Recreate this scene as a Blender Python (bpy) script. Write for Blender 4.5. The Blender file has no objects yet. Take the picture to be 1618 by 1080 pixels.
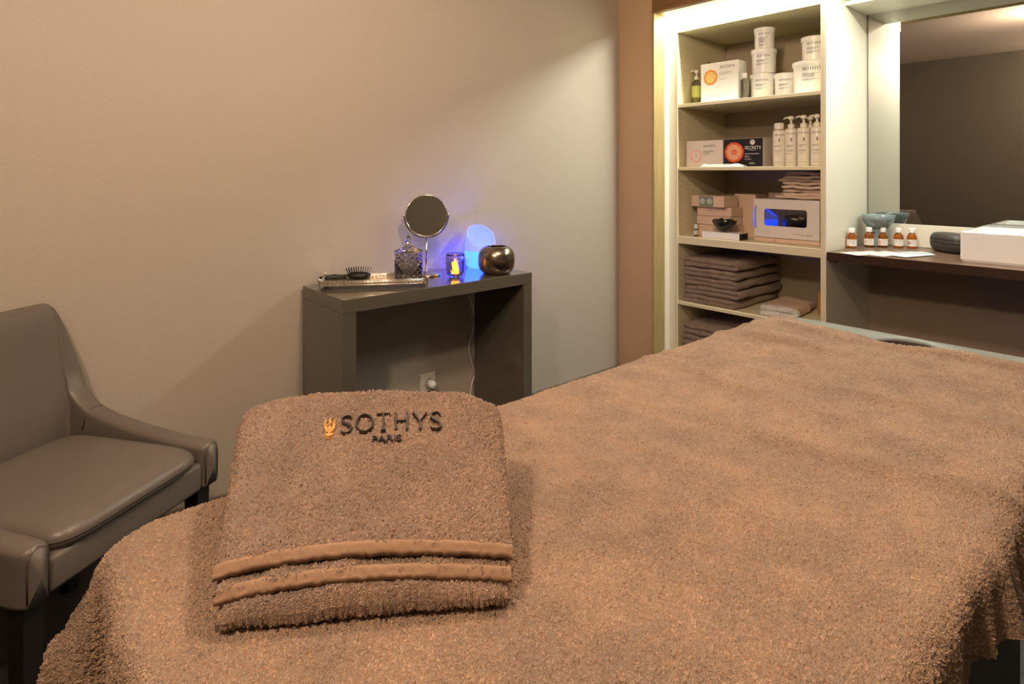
import bpy, bmesh, math, random
import numpy as np
from mathutils import Vector, Matrix, noise
PI = math.pi
scn = bpy.context.scene
COL = scn.collection
random.seed(7)

# ------------------------------------------------------------------ camera
F = 951.0; CX = 809.0; HY = 272.0; CH = 1.2
YAW = math.radians(49.06)
FW = (math.cos(YAW), math.sin(YAW)); RT = (math.sin(YAW), -math.cos(YAW))
cam_d = bpy.data.cameras.new('camera'); cam = bpy.data.objects.new('camera', cam_d); COL.objects.link(cam)
cam.location = (0, 0, CH)
cam.rotation_euler = (PI/2, 0, -(PI/2-YAW))
cam_d.sensor_width = 36.0; cam_d.lens = F/1618*36.0
cam_d.shift_y = -(540-HY)/1618.0
cam_d.clip_start = 0.02
scn.camera = cam

# ------------------------------------------------------------------ world, exposure, lamps
scn.view_settings.view_transform = 'Standard'; scn.view_settings.look = 'None'
scn.view_settings.gamma = 1.0; scn.view_settings.exposure = 0.0
scn.view_settings.use_curve_mapping = False
w = bpy.data.worlds.new('world'); scn.world = w; w.use_nodes = True
w.node_tree.nodes['Background'].inputs[0].default_value = (0.9, 0.75, 0.6, 1)
w.node_tree.nodes['Background'].inputs[1].default_value = 0.02

def area(name, loc, size, power, color, rot=(0, 0, 0), size_y=None, spread=None):
    l = bpy.data.lights.new(name, 'AREA'); l.energy = power; l.color = color
    if size_y: l.shape = 'RECTANGLE'; l.size = size; l.size_y = size_y
    else: l.shape = 'DISK'; l.size = size
    if spread: l.spread = spread
    o = bpy.data.objects.new(name, l); o.location = loc; o.rotation_euler = rot; COL.objects.link(o)
    return o
WARM = (1.0, 0.75, 0.555)
COOL = (0.98, 1.0, 0.88)
area('led_strip_light', (2.937, 1.0, 2.106), 0.018, 42, COOL, rot=(0, math.radians(8), 0), size_y=2.0)
BULBS = [(-0.50, 0.34, 2.20, 78.0), (0.95, 0.72, 2.20, 58.0)]
def point(name, loc, power, color, r):
    l = bpy.data.lights.new(name, 'POINT'); l.energy = power; l.color = color; l.shadow_soft_size = r
    o = bpy.data.objects.new(name, l); o.location = loc; COL.objects.link(o); return o
for (x, y, z, pw_) in BULBS: point('bulb_light', (x, y, z), pw_, WARM, 0.07)

# ------------------------------------------------------------------ pixel -> point on a real plane of the room
def ray(px, py):
    t = (px-CX)/F
    return (FW[0]+RT[0]*t, FW[1]+RT[1]*t, (HY-py)/F)
def onX(px, py, X):
    r = ray(px, py); s = X/r[0]; return Vector((X, r[1]*s, CH+r[2]*s))
def onY(px, py, Y):
    r = ray(px, py); s = Y/r[1]; return Vector((r[0]*s, Y, CH+r[2]*s))
def onZ(px, py, Z):
    r = ray(px, py); s = (Z-CH)/r[2]; return Vector((r[0]*s, r[1]*s, Z))

# ------------------------------------------------------------------ materials
def lin(c):
    return tuple(((v/255)/12.92 if v/255 <= 0.04045 else ((v/255+0.055)/1.055)**2.4) for v in c)
def mat(name, rgb, rough=0.5, metal=0.0, spec=0.5, coat=0.0, var=0.0, vscale=8.0, bump=0.0, bscale=200.0,
        emit=None, estr=0.0, trans=0.0, ior=1.45, sheen=0.0, bdetail=3.0, bdist=0.002):
    m = bpy.data.materials.new(name); m.use_nodes = True
    nt = m.node_tree; b = nt.nodes['Principled BSDF']
    c = lin(rgb)
    b.inputs['Base Color'].default_value = (*c, 1)
    b.inputs['Roughness'].default_value = rough
    b.inputs['Metallic'].default_value = metal
    b.inputs['Specular IOR Level'].default_value = spec
    b.inputs['Coat Weight'].default_value = coat
    b.inputs['Transmission Weight'].default_value = trans
    b.inputs['IOR'].default_value = ior
    b.inputs['Sheen Weight'].default_value = sheen
    if emit:
        b.inputs['Emission Color'].default_value = (*lin(emit), 1); b.inputs['Emission Strength'].default_value = estr
    tc = nt.nodes.new('ShaderNodeTexCoord')
    nz = nt.nodes.new('ShaderNodeTexNoise'); nz.inputs['Scale'].default_value = vscale; nz.inputs['Detail'].default_value = 4
    nt.links.new(tc.outputs['Object'], nz.inputs['Vector'])
    mx = nt.nodes.new('ShaderNodeMix'); mx.data_type = 'RGBA'
    v = max(var, 0.02)
    mx.inputs[6].default_value = (*[x*(1-v) for x in c], 1); mx.inputs[7].default_value = (*[min(1, x*(1+v)) for x in c], 1)
    nt.links.new(nz.outputs['Fac'], mx.inputs[0]); nt.links.new(mx.outputs[2], b.inputs['Base Color'])
    if bump > 0:
        n2 = nt.nodes.new('ShaderNodeTexNoise'); n2.inputs['Scale'].default_value = bscale; n2.inputs['Detail'].default_value = bdetail
        nt.links.new(tc.outputs['Object'], n2.inputs['Vector'])
        bp = nt.nodes.new('ShaderNodeBump'); bp.inputs['Strength'].default_value = bump; bp.inputs['Distance'].default_value = bdist
        nt.links.new(n2.outputs['Fac'], bp.inputs['Height']); nt.links.new(bp.outputs[0], b.inputs['Normal'])
    return m

def wallpaper(name, rgb):
    m = mat(name, rgb, rough=0.62, var=0.03, vscale=1.5)
    nt = m.node_tree; b = nt.nodes['Principled BSDF']
    tc = nt.nodes.new('ShaderNodeTexCoord')
    nz = nt.nodes.new('ShaderNodeTexNoise'); nz.inputs['Scale'].default_value = 60; nz.inputs['Detail'].default_value = 1
    nt.links.new(tc.outputs['Object'], nz.inputs['Vector'])
    sep = nt.nodes.new('ShaderNodeSeparateXYZ'); nt.links.new(tc.outputs['Object'], sep.inputs[0])
    def mth(op, a_, b_=None):
        n_ = nt.nodes.new('ShaderNodeMath'); n_.operation = op
        for i_, v_ in enumerate((a_, b_)):
            if v_ is None: continue
            if isinstance(v_, (int, float)): n_.inputs[i_].default_value = v_
            else: nt.links.new(v_, n_.inputs[i_])
        return n_.outputs[0]
    off = mth('MULTIPLY', nz.outputs['Fac'], 1.6)
    hx_ = mth('ADD', mth('MULTIPLY', sep.outputs[0], 420), off); hz_ = mth('ADD', mth('MULTIPLY', sep.outputs[2], 640), off)
    h1 = mth('SINE', mth('ADD', hx_, hz_)); h2 = mth('SINE', mth('SUBTRACT', hx_, mth('MULTIPLY', hz_, .45)))
    mm = nt.nodes.new('ShaderNodeMath'); mm.operation = 'ADD'; nt.links.new(mth('MULTIPLY', h1, h2), mm.inputs[0]); nt.links.new(nz.outputs['Fac'], mm.inputs[1])
    bp = nt.nodes.new('ShaderNodeBump'); bp.inputs['Strength'].default_value = 1.0; bp.inputs['Distance'].default_value = 0.00028
    nt.links.new(mm.outputs[0], bp.inputs['Height']); nt.links.new(bp.outputs[0], b.inputs['Normal'])
    return m

def terry(name, rgb, disp=0.0042, scale=290.0, var=0.20):
    m = bpy.data.materials.new(name); m.use_nodes = True
    nt = m.node_tree; b = nt.nodes['Principled BSDF']; c = lin(rgb)
    b.inputs['Roughness'].default_value = 0.95; b.inputs['Specular IOR Level'].default_value = 0.1
    b.inputs['Sheen Weight'].default_value = 0.25; b.inputs['Sheen Roughness'].default_value = 0.6
    tc = nt.nodes.new('ShaderNodeTexCoord')
    nv = nt.nodes.new('ShaderNodeTexNoise'); nv.inputs['Scale'].default_value = 9; nv.inputs['Detail'].default_value = 5; nv.inputs['Roughness'].default_value = 0.7
    nt.links.new(tc.outputs['Object'], nv.inputs['Vector'])
    rp = nt.nodes.new('ShaderNodeValToRGB'); rp.color_ramp.elements[0].position = 0.35; rp.color_ramp.elements[1].position = 0.65
    rp.color_ramp.elements[0].color = (*[x*(1-var) for x in c], 1); rp.color_ramp.elements[1].color = (*[x*(1+var) for x in c], 1)
    nt.links.new(nv.outputs['Fac'], rp.inputs[0]); nt.links.new(rp.outputs[0], b.inputs['Base Color'])
    n1 = nt.nodes.new('ShaderNodeTexNoise'); n1.inputs['Scale'].default_value = scale; n1.inputs['Detail'].default_value = 2.5
    n1.inputs['Roughness'].default_value = 0.62; n1.inputs['Distortion'].default_value = 0.9
    nt.links.new(tc.outputs['Object'], n1.inputs['Vector'])
    r2 = nt.nodes.new('ShaderNodeValToRGB'); r2.color_ramp.elements[0].position = 0.36; r2.color_ramp.elements[1].position = 0.62
    nt.links.new(n1.outputs['Fac'], r2.inputs[0])
    if disp > 0:
        d = nt.nodes.new('ShaderNodeDisplacement'); d.inputs['Scale'].default_value = disp; d.inputs['Midlevel'].default_value = 0.5
        nt.links.new(r2.outputs[0], d.inputs['Height'])
        nt.links.new(d.outputs[0], nt.nodes['Material Output'].inputs['Displacement'])
        m.displacement_method = 'BOTH'
    return m

def wood(name, rgb, rgb2, scale=6.0, rough=0.45, axis='Y', coat=0.0):
    m = mat(name, rgb, rough=rough, coat=coat)
    nt = m.node_tree; b = nt.nodes['Principled BSDF']
    tc = nt.nodes.new('ShaderNodeTexCoord'); mp = nt.nodes.new('ShaderNodeMapping')
    st = {'X': (0.5, 8, 8), 'Y': (8, 0.5, 8), 'Z': (8, 8, 0.5)}[axis]
    mp.inputs['Scale'].default_value = st
    nt.links.new(tc.outputs['Object'], mp.inputs['Vector'])
    n = nt.nodes.new('ShaderNodeTexNoise'); n.inputs['Scale'].default_value = scale; n.inputs['Detail'].default_value = 6; n.inputs['Distortion'].default_value = 1.2
    nt.links.new(mp.outputs[0], n.inputs['Vector'])
    r = nt.nodes.new('ShaderNodeValToRGB'); r.color_ramp.elements[0].position = 0.35; r.color_ramp.elements[1].position = 0.68
    r.color_ramp.elements[0].color = (*lin(rgb), 1); r.color_ramp.elements[1].color = (*lin(rgb2), 1)
    nt.links.new(n.outputs['Fac'], r.inputs[0]); nt.links.new(r.outputs[0], b.inputs['Base Color'])
    return m

M = {}
M['wall'] = wallpaper('greige_wallpaper', (178, 169, 155))
M['wallplain'] = mat('taupe_paint', (104, 98, 86), rough=0.7, bump=0.15, bscale=300)
M['pier'] = mat('beige_panel', (190, 160, 122), rough=0.6, bump=0.2, bscale=260, var=0.04)
M['lintel'] = wood('stained_board', (120, 88, 50), (142, 106, 62), axis='Y')
M['ply'] = wood('plywood_edge', (160, 140, 92), (178, 158, 108), axis='Z')
M['ceil'] = mat('ceiling_paint', (190, 180, 168), rough=0.9)
M['floor'] = wood('dark_oak_floor', (34, 28, 25), (58, 50, 46), scale=5, rough=0.5, axis='X')
M['white'] = mat('cream_white_board', (226, 223, 206), rough=0.42, var=0.02)
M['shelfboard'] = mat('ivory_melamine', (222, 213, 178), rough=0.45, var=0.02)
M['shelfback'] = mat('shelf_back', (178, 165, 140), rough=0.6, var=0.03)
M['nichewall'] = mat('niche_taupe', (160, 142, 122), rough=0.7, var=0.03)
M['console'] = mat('taupe_lacquer', (84, 79, 68), rough=0.16, coat=0.6, var=0.02)
M['leather'] = mat('taupe_leather', (102, 94, 86), rough=0.36, bump=0.25, bscale=260, var=0.05, vscale=5)
M['seam'] = mat('leather_seam', (84, 72, 64), rough=0.6)
M['blackwood'] = mat('black_stained_wood', (24, 20, 18), rough=0.4)
M['terry'] = terry('caramel_terry', (164, 132, 103))
M['terry_hero'] = terry('folded_towel_terry', (158, 126, 99), disp=0.0046, scale=330)
M['hem'] = mat('woven_hem', (150, 120, 95), rough=0.85, bump=0.6, bscale=900, bdist=0.0008)
M['towel'] = terry('shelf_towel_terry', (150, 128, 108), disp=0.0035, scale=150)
M['towel_white'] = terry('white_terry', (232, 228, 220), disp=0.003, scale=150, var=0.03)
M['cloth'] = mat('beige_cotton', (206, 182, 158), rough=0.9, bump=0.4, bscale=300)
M['whitecloth'] = mat('white_cotton', (236, 236, 230), rough=0.9, bump=0.3, bscale=200)
M['vinyl'] = mat('grey_green_vinyl', (104, 107, 98), rough=0.45, bump=0.2, bscale=400)
M['vinyl_shaded'] = mat('grey_vinyl_shaded', (52, 54, 50), rough=0.5)  # grey vinyl with the shade below the sheet put into its colour
M['hole'] = mat('face_hole_lining', (46, 34, 30), rough=0.7)
M['mirror'] = mat('mirror_glass', (200, 200, 196), rough=0.0, metal=1.0, var=0.0)
M['chrome'] = mat('chrome', (210, 205, 198), rough=0.14, metal=1.0)
M['antique'] = mat('antique_silver', (228, 219, 204), rough=0.3, metal=1.0, var=0.15, vscale=60)
M['pewter'] = mat('brushed_pewter', (150, 138, 122), rough=0.24, metal=1.0, var=0.3, vscale=26, bump=0.15, bscale=60)
M['glass'] = mat('clear_glass', (235, 235, 238), rough=0.02, trans=1.0)
M['smoke'] = mat('smoked_glass', (222, 218, 216), rough=0.02, trans=1.0)
M['amber'] = mat('amber_glass', (205, 116, 30), rough=0.05, trans=0.75, coat=0.3)
M['plastic'] = mat('white_plastic', (240, 240, 238), rough=0.3)
M['plastic_warm'] = mat('offwhite_plastic', (236, 230, 212), rough=0.32)
M['label'] = mat('white_label', (236, 232, 224), rough=0.5)
M['print'] = mat('grey_print', (70, 72, 76), rough=0.6)
M['print_light'] = mat('pale_print', (150, 152, 156), rough=0.6)
M['black'] = mat('black_plastic', (18, 17, 18), rough=0.4)
M['blackcard'] = mat('black_card', (24, 20, 24), rough=0.4)
M['whitecard'] = mat('white_card', (238, 238, 236), rough=0.4)
M['pinkcard'] = mat('pale_card', (226, 216, 206), rough=0.45)
M['carton'] = mat('beige_carton', (216, 188, 162), rough=0.7, var=0.04)
M['cardboard'] = mat('brown_cardboard', (170, 112, 58), rough=0.8, var=0.08)
M['blueglass'] = mat('dark_tinted_glass', (14, 14, 16), rough=0.03, spec=1.0, coat=1.0)
M['cabinet'] = mat('cabinet_enamel', (218, 212, 200), rough=0.4)
M['ceramic'] = mat('white_ceramic', (240, 240, 238), rough=0.12, coat=0.4)
M['ceramic_side'] = M['ceramic']
M['greyceramic'] = mat('grey_blue_ceramic', (118, 134, 136), rough=0.15, coat=0.4)
M['counter'] = mat('brown_laminate', (62, 42, 32), rough=0.3, var=0.35, vscale=40)
M['countertop'] = mat('brown_laminate_top', (104, 80, 64), rough=0.28, var=0.25, vscale=30)
M['orange'] = mat('orange_flower', (240, 140, 40), rough=0.5, var=0.3, vscale=60)
M['cream_petal'] = mat('cream_petal', (246, 200, 122), rough=0.5, var=0.3, vscale=90)
M['redflower'] = mat('red_orange_flower', (238, 92, 48), rough=0.5, var=0.4, vscale=70)
M['peach'] = mat('peach_petal', (244, 170, 128), rough=0.5, var=0.3, vscale=80)
M['pinkflower'] = mat('pink_flower', (240, 176, 170), rough=0.5, var=0.15, vscale=90)
M['gold'] = mat('gold_thread', (206, 150, 78), rough=0.5, metal=0.0)
M['thread'] = mat('dark_thread', (46, 38, 34), rough=0.5)
M['greenliquid'] = mat('green_soap', (186, 184, 96), rough=0.1, trans=0.3)
M['greenlabel'] = mat('green_label', (196, 206, 110), rough=0.5)
M['socket'] = mat('socket_plastic', (214, 206, 194), rough=0.35)
M['lampshade'] = mat('frosted_shade', (150, 160, 235), rough=0.4)
M['lampglow'] = mat('lit_base', (60, 120, 255), rough=0.4)
M['lamphid'] = mat('lamp_led', (30, 60, 255), rough=0.4, emit=(10, 40, 255), estr=6.0)
M['flame'] = mat('candle_glow', (255, 170, 50), rough=0.5)
def emis(k, c, st):
    b_ = M[k].node_tree.nodes['Principled BSDF']; b_.inputs['Emission Color'].default_value = (*c, 1); b_.inputs['Emission Strength'].default_value = st
emis('lampshade', (.12, .17, 1), 1.5); emis('lampglow', (.007, .027, 1), 23.0); emis('flame', (1, .34, .03), 5.0)
M['led'] = mat('led_diffuser', (255, 255, 240), rough=0.5, emit=(250, 255, 235), estr=9.0)
M['lampdisc'] = mat('downlight_lens', (255, 220, 180), rough=0.5, emit=(255, 205, 160), estr=3.0)
M['pinkpaper'] = mat('pink_paper', (236, 206, 206), rough=0.6)
M['whitepaper'] = mat('white_paper', (232, 234, 234), rough=0.6)
M['greypaper'] = mat('grey_paper', (168, 184, 186), rough=0.6)
M['magenta'] = mat('magenta_cap', (220, 40, 110), rough=0.4)
M['stone'] = mat('black_marble', (26, 26, 24), rough=0.12, var=0.6, vscale=25, coat=0.5)
M['balls'] = mat('pale_green_fizz', (176, 190, 176), rough=0.8, var=0.15, vscale=60)
M['filmclear'] = mat('clear_film', (120, 130, 124), rough=0.1)
M['sphdark'] = mat('dark_cushion', (62, 60, 56), rough=0.42, bump=0.15, bscale=400)

# ------------------------------------------------------------------ object helpers
def newobj(name, me, m=None, parent=None, smooth=False):
    o = bpy.data.objects.new(name, me); COL.objects.link(o)
    if m is not None:
        if isinstance(m, (list, tuple)):
            for x in m: me.materials.append(x)
        else: me.materials.append(m)
    if parent is not None: o.parent = parent
    if smooth:
        me.polygons.foreach_set('use_smooth', [True]*len(me.polygons))
    return o
def thing(name, label, cat, loc=(0, 0, 0), rotz=0.0, group=None):
    o = bpy.data.objects.new(name, None); COL.objects.link(o); o.empty_display_size = 0.05
    o.location = loc; o.rotation_euler = (0, 0, rotz); o['label'] = label; o['category'] = cat
    if group: o['group'] = group
    return o
def tag(o, label, cat, group=None):
    o['label'] = label; o['category'] = cat
    if group: o['group'] = group
    return o
def struct(name, me, m, smooth=False):
    o = newobj(name, me, m, None, smooth); o['kind'] = 'structure'; return o
def dup(root, label, loc=None, rotz=None):
    r = root.copy(); COL.objects.link(r); r['label'] = label
    if loc is not None: r.location = loc
    if rotz is not None: r.rotation_euler = (0, 0, rotz)
    for ch in list(root.children):
        c = ch.copy(); COL.objects.link(c); c.parent = r
        for g in list(ch.children):
            d = g.copy(); COL.objects.link(d); d.parent = c
    return r

class B:
    """collects shapes into one mesh"""
    def __init__(s): s.bm = bmesh.new()
    def box(s, x0, x1, y0, y1, z0, z1, bev=0.0, seg=2, rot=None, mi=0):
        r = bmesh.ops.create_cube(s.bm, size=1.0)
        vs = r['verts']
        bmesh.ops.scale(s.bm, vec=(abs(x1-x0), abs(y1-y0), abs(z1-z0)), verts=vs)
        if bev > 0:
            es = list({e for v in vs for e in v.link_edges})
            rr = bmesh.ops.bevel(s.bm, geom=es, offset=bev, segments=seg, profile=0.5, affect='EDGES')
            vs = list({v for f in rr['faces'] for v in f.verts} | {v for v in vs if v.is_valid})
        if rot is not None: bmesh.ops.rotate(s.bm, cent=(0, 0, 0), matrix=rot, verts=vs)
        bmesh.ops.translate(s.bm, vec=((x0+x1)/2, (y0+y1)/2, (z0+z1)/2), verts=vs)
        if mi:
            for f in {f for v in vs for f in v.link_faces}: f.material_index = mi
        return vs
    def lathe(s, prof, seg=32, center=(0, 0, 0), rfun=None):
        cx, cy, cz = center; rings = []
        for (r, z) in prof:
            if r < 1e-6: rings.append([s.bm.verts.new((cx, cy, cz+z))])
            else:
                rg = []
                for k in range(seg):
                    a = 2*PI*k/seg; rr = r if rfun is None else rfun(r, a, z)
                    rg.append(s.bm.verts.new((cx+rr*math.cos(a), cy+rr*math.sin(a), cz+z)))
                rings.append(rg)
        for a, b in zip(rings[:-1], rings[1:]):
            for k in range(seg):
                k2 = (k+1) % seg
                if len(a) == 1 and len(b) == 1: continue
                if len(a) == 1: s.bm.faces.new((a[0], b[k2], b[k]))
                elif len(b) == 1: s.bm.faces.new((a[k], a[k2], b[0]))
                else: s.bm.faces.new((a[k], a[k2], b[k2], b[k]))
        return rings
    def tube(s, pts, r, seg=8, closed=False, flat=False):
        pts = [Vector(p) for p in pts]
        if flat:   # even spacing along a closed outline lying flat
            q = pts+[pts[0]]; L = [0]
            for a_, b_ in zip(q[:-1], q[1:]): L.append(L[-1]+(b_-a_).length)
            out = []; N_ = 200; j = 0
            for i_ in range(N_):
                d_ = L[-1]*i_/N_
                while L[j+1] < d_: j += 1
                out.append(q[j].lerp(q[j+1], (d_-L[j])/max(1e-9, L[j+1]-L[j])))
            pts = out
        n = len(pts); rings = []; prev = None
        for i, p in enumerate(pts):
            if closed: t = pts[(i+1) % n]-pts[(i-1) % n]
            else: t = pts[min(i+1, n-1)]-pts[max(i-1, 0)]
            t.normalize()
            if flat: nrm = t.cross(Vector((0, 0, 1))).normalized()
            elif prev is None:
                up = Vector((0, 0, 1)) if abs(t.z) < 0.9 else Vector((1, 0, 0))
                nrm = t.cross(up).normalized()
            else:
                nrm = (prev - t*prev.dot(t)).normalized()
            prev = nrm; bn = t.cross(nrm)
            rr = r[i] if isinstance(r, (list, tuple)) else r
            rings.append([s.bm.verts.new(p+nrm*rr*math.cos(2*PI*k/seg)+bn*rr*math.sin(2*PI*k/seg)) for k in range(seg)])
        m = n if closed else n-1
        for i in range(m):
            a, b = rings[i], rings[(i+1) % n]
            for k in range(seg): s.bm.faces.new((a[k], a[(k+1) % seg], b[(k+1) % seg], b[k]))
        if not closed:
            s.bm.faces.new(list(reversed(rings[0]))); s.bm.faces.new(rings[-1])
    def ball(s, c, r, sub=2, scale=(1, 1, 1)):
        rr = bmesh.ops.create_icosphere(s.bm, subdivisions=sub, radius=r)
        bmesh.ops.scale(s.bm, vec=scale, verts=rr['verts']); bmesh.ops.translate(s.bm, vec=c, verts=rr['verts'])
    def poly(s, pts):
        return s.bm.faces.new([s.bm.verts.new(p) for p in pts])
    def prism(s, pts2, fn, t0, t1):
        """extrude a 2D outline; fn(a,b,t)->xyz"""
        n = len(pts2)
        v0 = [s.bm.verts.new(fn(a, b, t0)) for a, b in pts2]; v1 = [s.bm.verts.new(fn(a, b, t1)) for a, b in pts2]
        s.bm.faces.new(v0); s.bm.faces.new(list(reversed(v1)))
        for i in range(n):
            j = (i+1) % n; s.bm.faces.new((v0[j], v0[i], v1[i], v1[j]))
    def me(s, name='mesh'):
        bmesh.ops.recalc_face_normals(s.bm, faces=s.bm.faces)
        m = bpy.data.meshes.new(name); s.bm.to_mesh(m); s.bm.free(); return m
def part(name, b, m, parent, smooth=False, auto=False):
    o = newobj(name, b.me(name), m, parent, smooth or auto)
    if auto:
        md = o.modifiers.new('n', 'WEIGHTED_NORMAL'); md.keep_sharp = True
    return o
def boxme(*a, **k):
    b = B(); b.box(*a, **k); return b.me()

def grid_mesh(P, closed_u=False):
    """P: (n,m,3) numpy array -> mesh"""
    n, m = P.shape[:2]
    idx = np.arange(n*m).reshape(n, m)
    if closed_u: idx = np.vstack([idx, idx[:1]])
    a = idx[:-1, :-1].ravel(); b = idx[1:, :-1].ravel(); c = idx[1:, 1:].ravel(); d = idx[:-1, 1:].ravel()
    f = np.stack([a, b, c, d], 1).astype(np.int32)
    me = bpy.data.meshes.new('grid'); me.vertices.add(n*m); me.vertices.foreach_set('co', P.reshape(-1).astype(np.float32))
    me.loops.add(f.size); me.loops.foreach_set('vertex_index', f.ravel())
    me.polygons.add(len(f)); me.polygons.foreach_set('loop_start', np.arange(0, f.size, 4, dtype=np.int32))
    me.polygons.foreach_set('use_smooth', np.ones(len(f), dtype=bool))
    me.update(); me.validate(); return me

rng = np.random.RandomState(3)
def vnoise(X, Y, cell, seed=0):
    """smooth value noise on numpy arrays"""
    r = np.random.RandomState(seed); T = r.rand(256, 256)*2-1
    x = X/cell; y = Y/cell; x0 = np.floor(x).astype(int); y0 = np.floor(y).astype(int)
    fx = x-x0; fy = y-y0; fx = fx*fx*(3-2*fx); fy = fy*fy*(3-2*fy)
    g = lambda i, j: T[i % 256, j % 256]
    return (g(x0, y0)*(1-fx)+g(x0+1, y0)*fx)*(1-fy)+(g(x0, y0+1)*(1-fx)+g(x0+1, y0+1)*fx)*fy

# ------------------------------------------------------------------ lettering
def catmull(p, n=6):
    p = [np.array(q, float) for q in p]; q = [2*p[0]-p[1]]+p+[2*p[-1]-p[-2]]; out = []
    for i in range(1, len(q)-2):
        for k in range(n):
            t = k/n
            out.append(0.5*((2*q[i])+(-q[i-1]+q[i+1])*t+(2*q[i-1]-5*q[i]+4*q[i+1]-q[i+2])*t*t+(-q[i-1]+3*q[i]-3*q[i+1]+q[i+2])*t**3))
    out.append(p[-1]); return out
# each glyph: advance, list of strokes [(x,y,w)...] with width, smooth flag
GL = {
 'S': (0.74, [([(.62, .80, .02), (.60, .90, .03), (.48, .985, .035), (.32, .98, .05), (.16, .90, .09), (.12, .76, .13), (.22, .62, .15), (.40, .52, .16), (.56, .40, .16), (.62, .25, .13), (.56, .09, .08), (.40, .01, .045), (.22, .02, .035), (.10, .10, .03), (.07, .22, .02)], True)]),
 'O': (1.02, [([(.5+.43*math.sin(a), .5+.5*math.cos(a), .035+.11*abs(math.sin(a))**1.5) for a in [2*PI*k/32 for k in range(33)]], False)]),
 'T': (0.80, [([(.4, 0, .17), (.4, .1, .13), (.4, .9, .13), (.4, 1, .14)], False), ([(.04, .96, .05), (.2, .975, .04), (.6, .975, .04), (.76, .96, .05)], False), ([(.04, .86, .02), (.05, .98, .04)], False), ([(.76, .86, .02), (.75, .98, .04)], False), ([(.27, .012, .03), (.53, .012, .03)], False)]),
 'H': (1.0, [([(.18, 0, .17), (.18, .08, .13), (.18, .92, .13), (.18, 1, .17)], False), ([(.80, 0, .17), (.80, .08, .13), (.80, .92, .13), (.80, 1, .17)], False), ([(.2, .52, .045), (.8, .52, .045)], False)]),
 'Y': (0.82, [([(.06, 1, .17), (.10, .95, .13), (.42, .46, .13)], False), ([(.78, 1, .06), (.74, .94, .045), (.42, .46, .045)], False), ([(.41, .5, .12), (.41, .08, .13), (.41, 0, .17)], False)]),
}
def stroke_quads(strokes, k=1.0):
    quads = []
    for pts, sm in strokes:
        P = catmull(pts, 5) if sm else [np.array(q, float) for q in pts]
        L, R = [], []
        for i, p in enumerate(P):
            a = P[max(i-1, 0)][:2]; b = P[min(i+1, len(P)-1)][:2]
            t = b-a; t = t/(np.linalg.norm(t)+1e-9); nn = np.array([-t[1], t[0]])
            L.append(p[:2]+nn*p[2]*k/2); R.append(p[:2]-nn*p[2]*k/2)
        for i in range(len(P)-1): quads.append((L[i], L[i+1], R[i+1], R[i]))
    return quads
def word_quads(txt, gap=0.07, k=1.0):
    x = 0; out = []
    for ch in txt:
        adv, st = GL[ch]
        for q in stroke_quads(st, k): out.append([(p[0]+x, p[1]) for p in q])
        x += adv+gap
    return out, x-gap
EMBLEM = [([(.5, 0, .16), (.5, .35, .10), (.5, .62, .13)], False), ([(.22, .02, .12), (.5, -.02, .14), (.80, .05, .10)], True),
          ([(.5, .45, .12), (.3, .40, .12), (.22, .55, .10), (.30, .70, .08)], True), ([(.5, .45, .12), (.7, .42, .12), (.80, .58, .10), (.74, .74, .08)], True),
          ([(.30, .22, .11), (.5, .26, .1), (.72, .24, .11)], True), ([(.08, .66, .10), (.16, .86, .09), (.10, .98, .05)], True),
          ([(.42, .70, .09), (.60, .82, .10), (.44, .95, .09), (.60, 1.08, .06)], True), ([(.90, .70, .09), (.86, .88, .09), (.96, 1.0, .05)], True),
          ([(.1, .6, .08), (.2, .35, .09), (.35, .2, .09)], True), ([(.93, .66, .08), (.82, .4, .09), (.66, .2, .09)], True)]
def font_quads(txt):
    """polygons of a plain sans word, height ~0.7 per unit size"""
    cu = bpy.data.curves.new('t', 'FONT'); cu.body = txt; cu.size = 1.0; cu.resolution_u = 2
    o = bpy.data.objects.new('t', cu); COL.objects.link(o)
    dg = bpy.context.evaluated_depsgraph_get(); ev = o.evaluated_get(dg); me = ev.to_mesh()
    V = [(v.co.x, v.co.y) for v in me.vertices]; Q = [[V[i] for i in p.vertices] for p in me.polygons]
    ev.to_mesh_clear(); bpy.data.objects.remove(o); bpy.data.curves.remove(cu)
    mx = max(p[0] for q in Q for p in q); mn = min(p[0] for q in Q for p in q)
    return [[(p[0]-mn, p[1]) for p in q] for q in Q], mx-mn
def quads_into(b, quads, fn):
    for q in quads:
        try: b.bm.faces.new([b.bm.verts.new(fn(*p)) for p in q])
        except Exception: pass
def bars(rows):
    """small print: rows of (x0,x1,y,h) -> broken short dashes"""
    out = []; r = random.Random(5)
    for (x0, x1, y, h) in rows:
        x = x0
        while x < x1-1e-6:
            wd = min(x1-x, (0.9+r.random()*2.2)*h); out.append([(x, y), (x+wd, y), (x+wd, y+h), (x, y+h)]); x += wd+0.55*h
    return out

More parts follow.
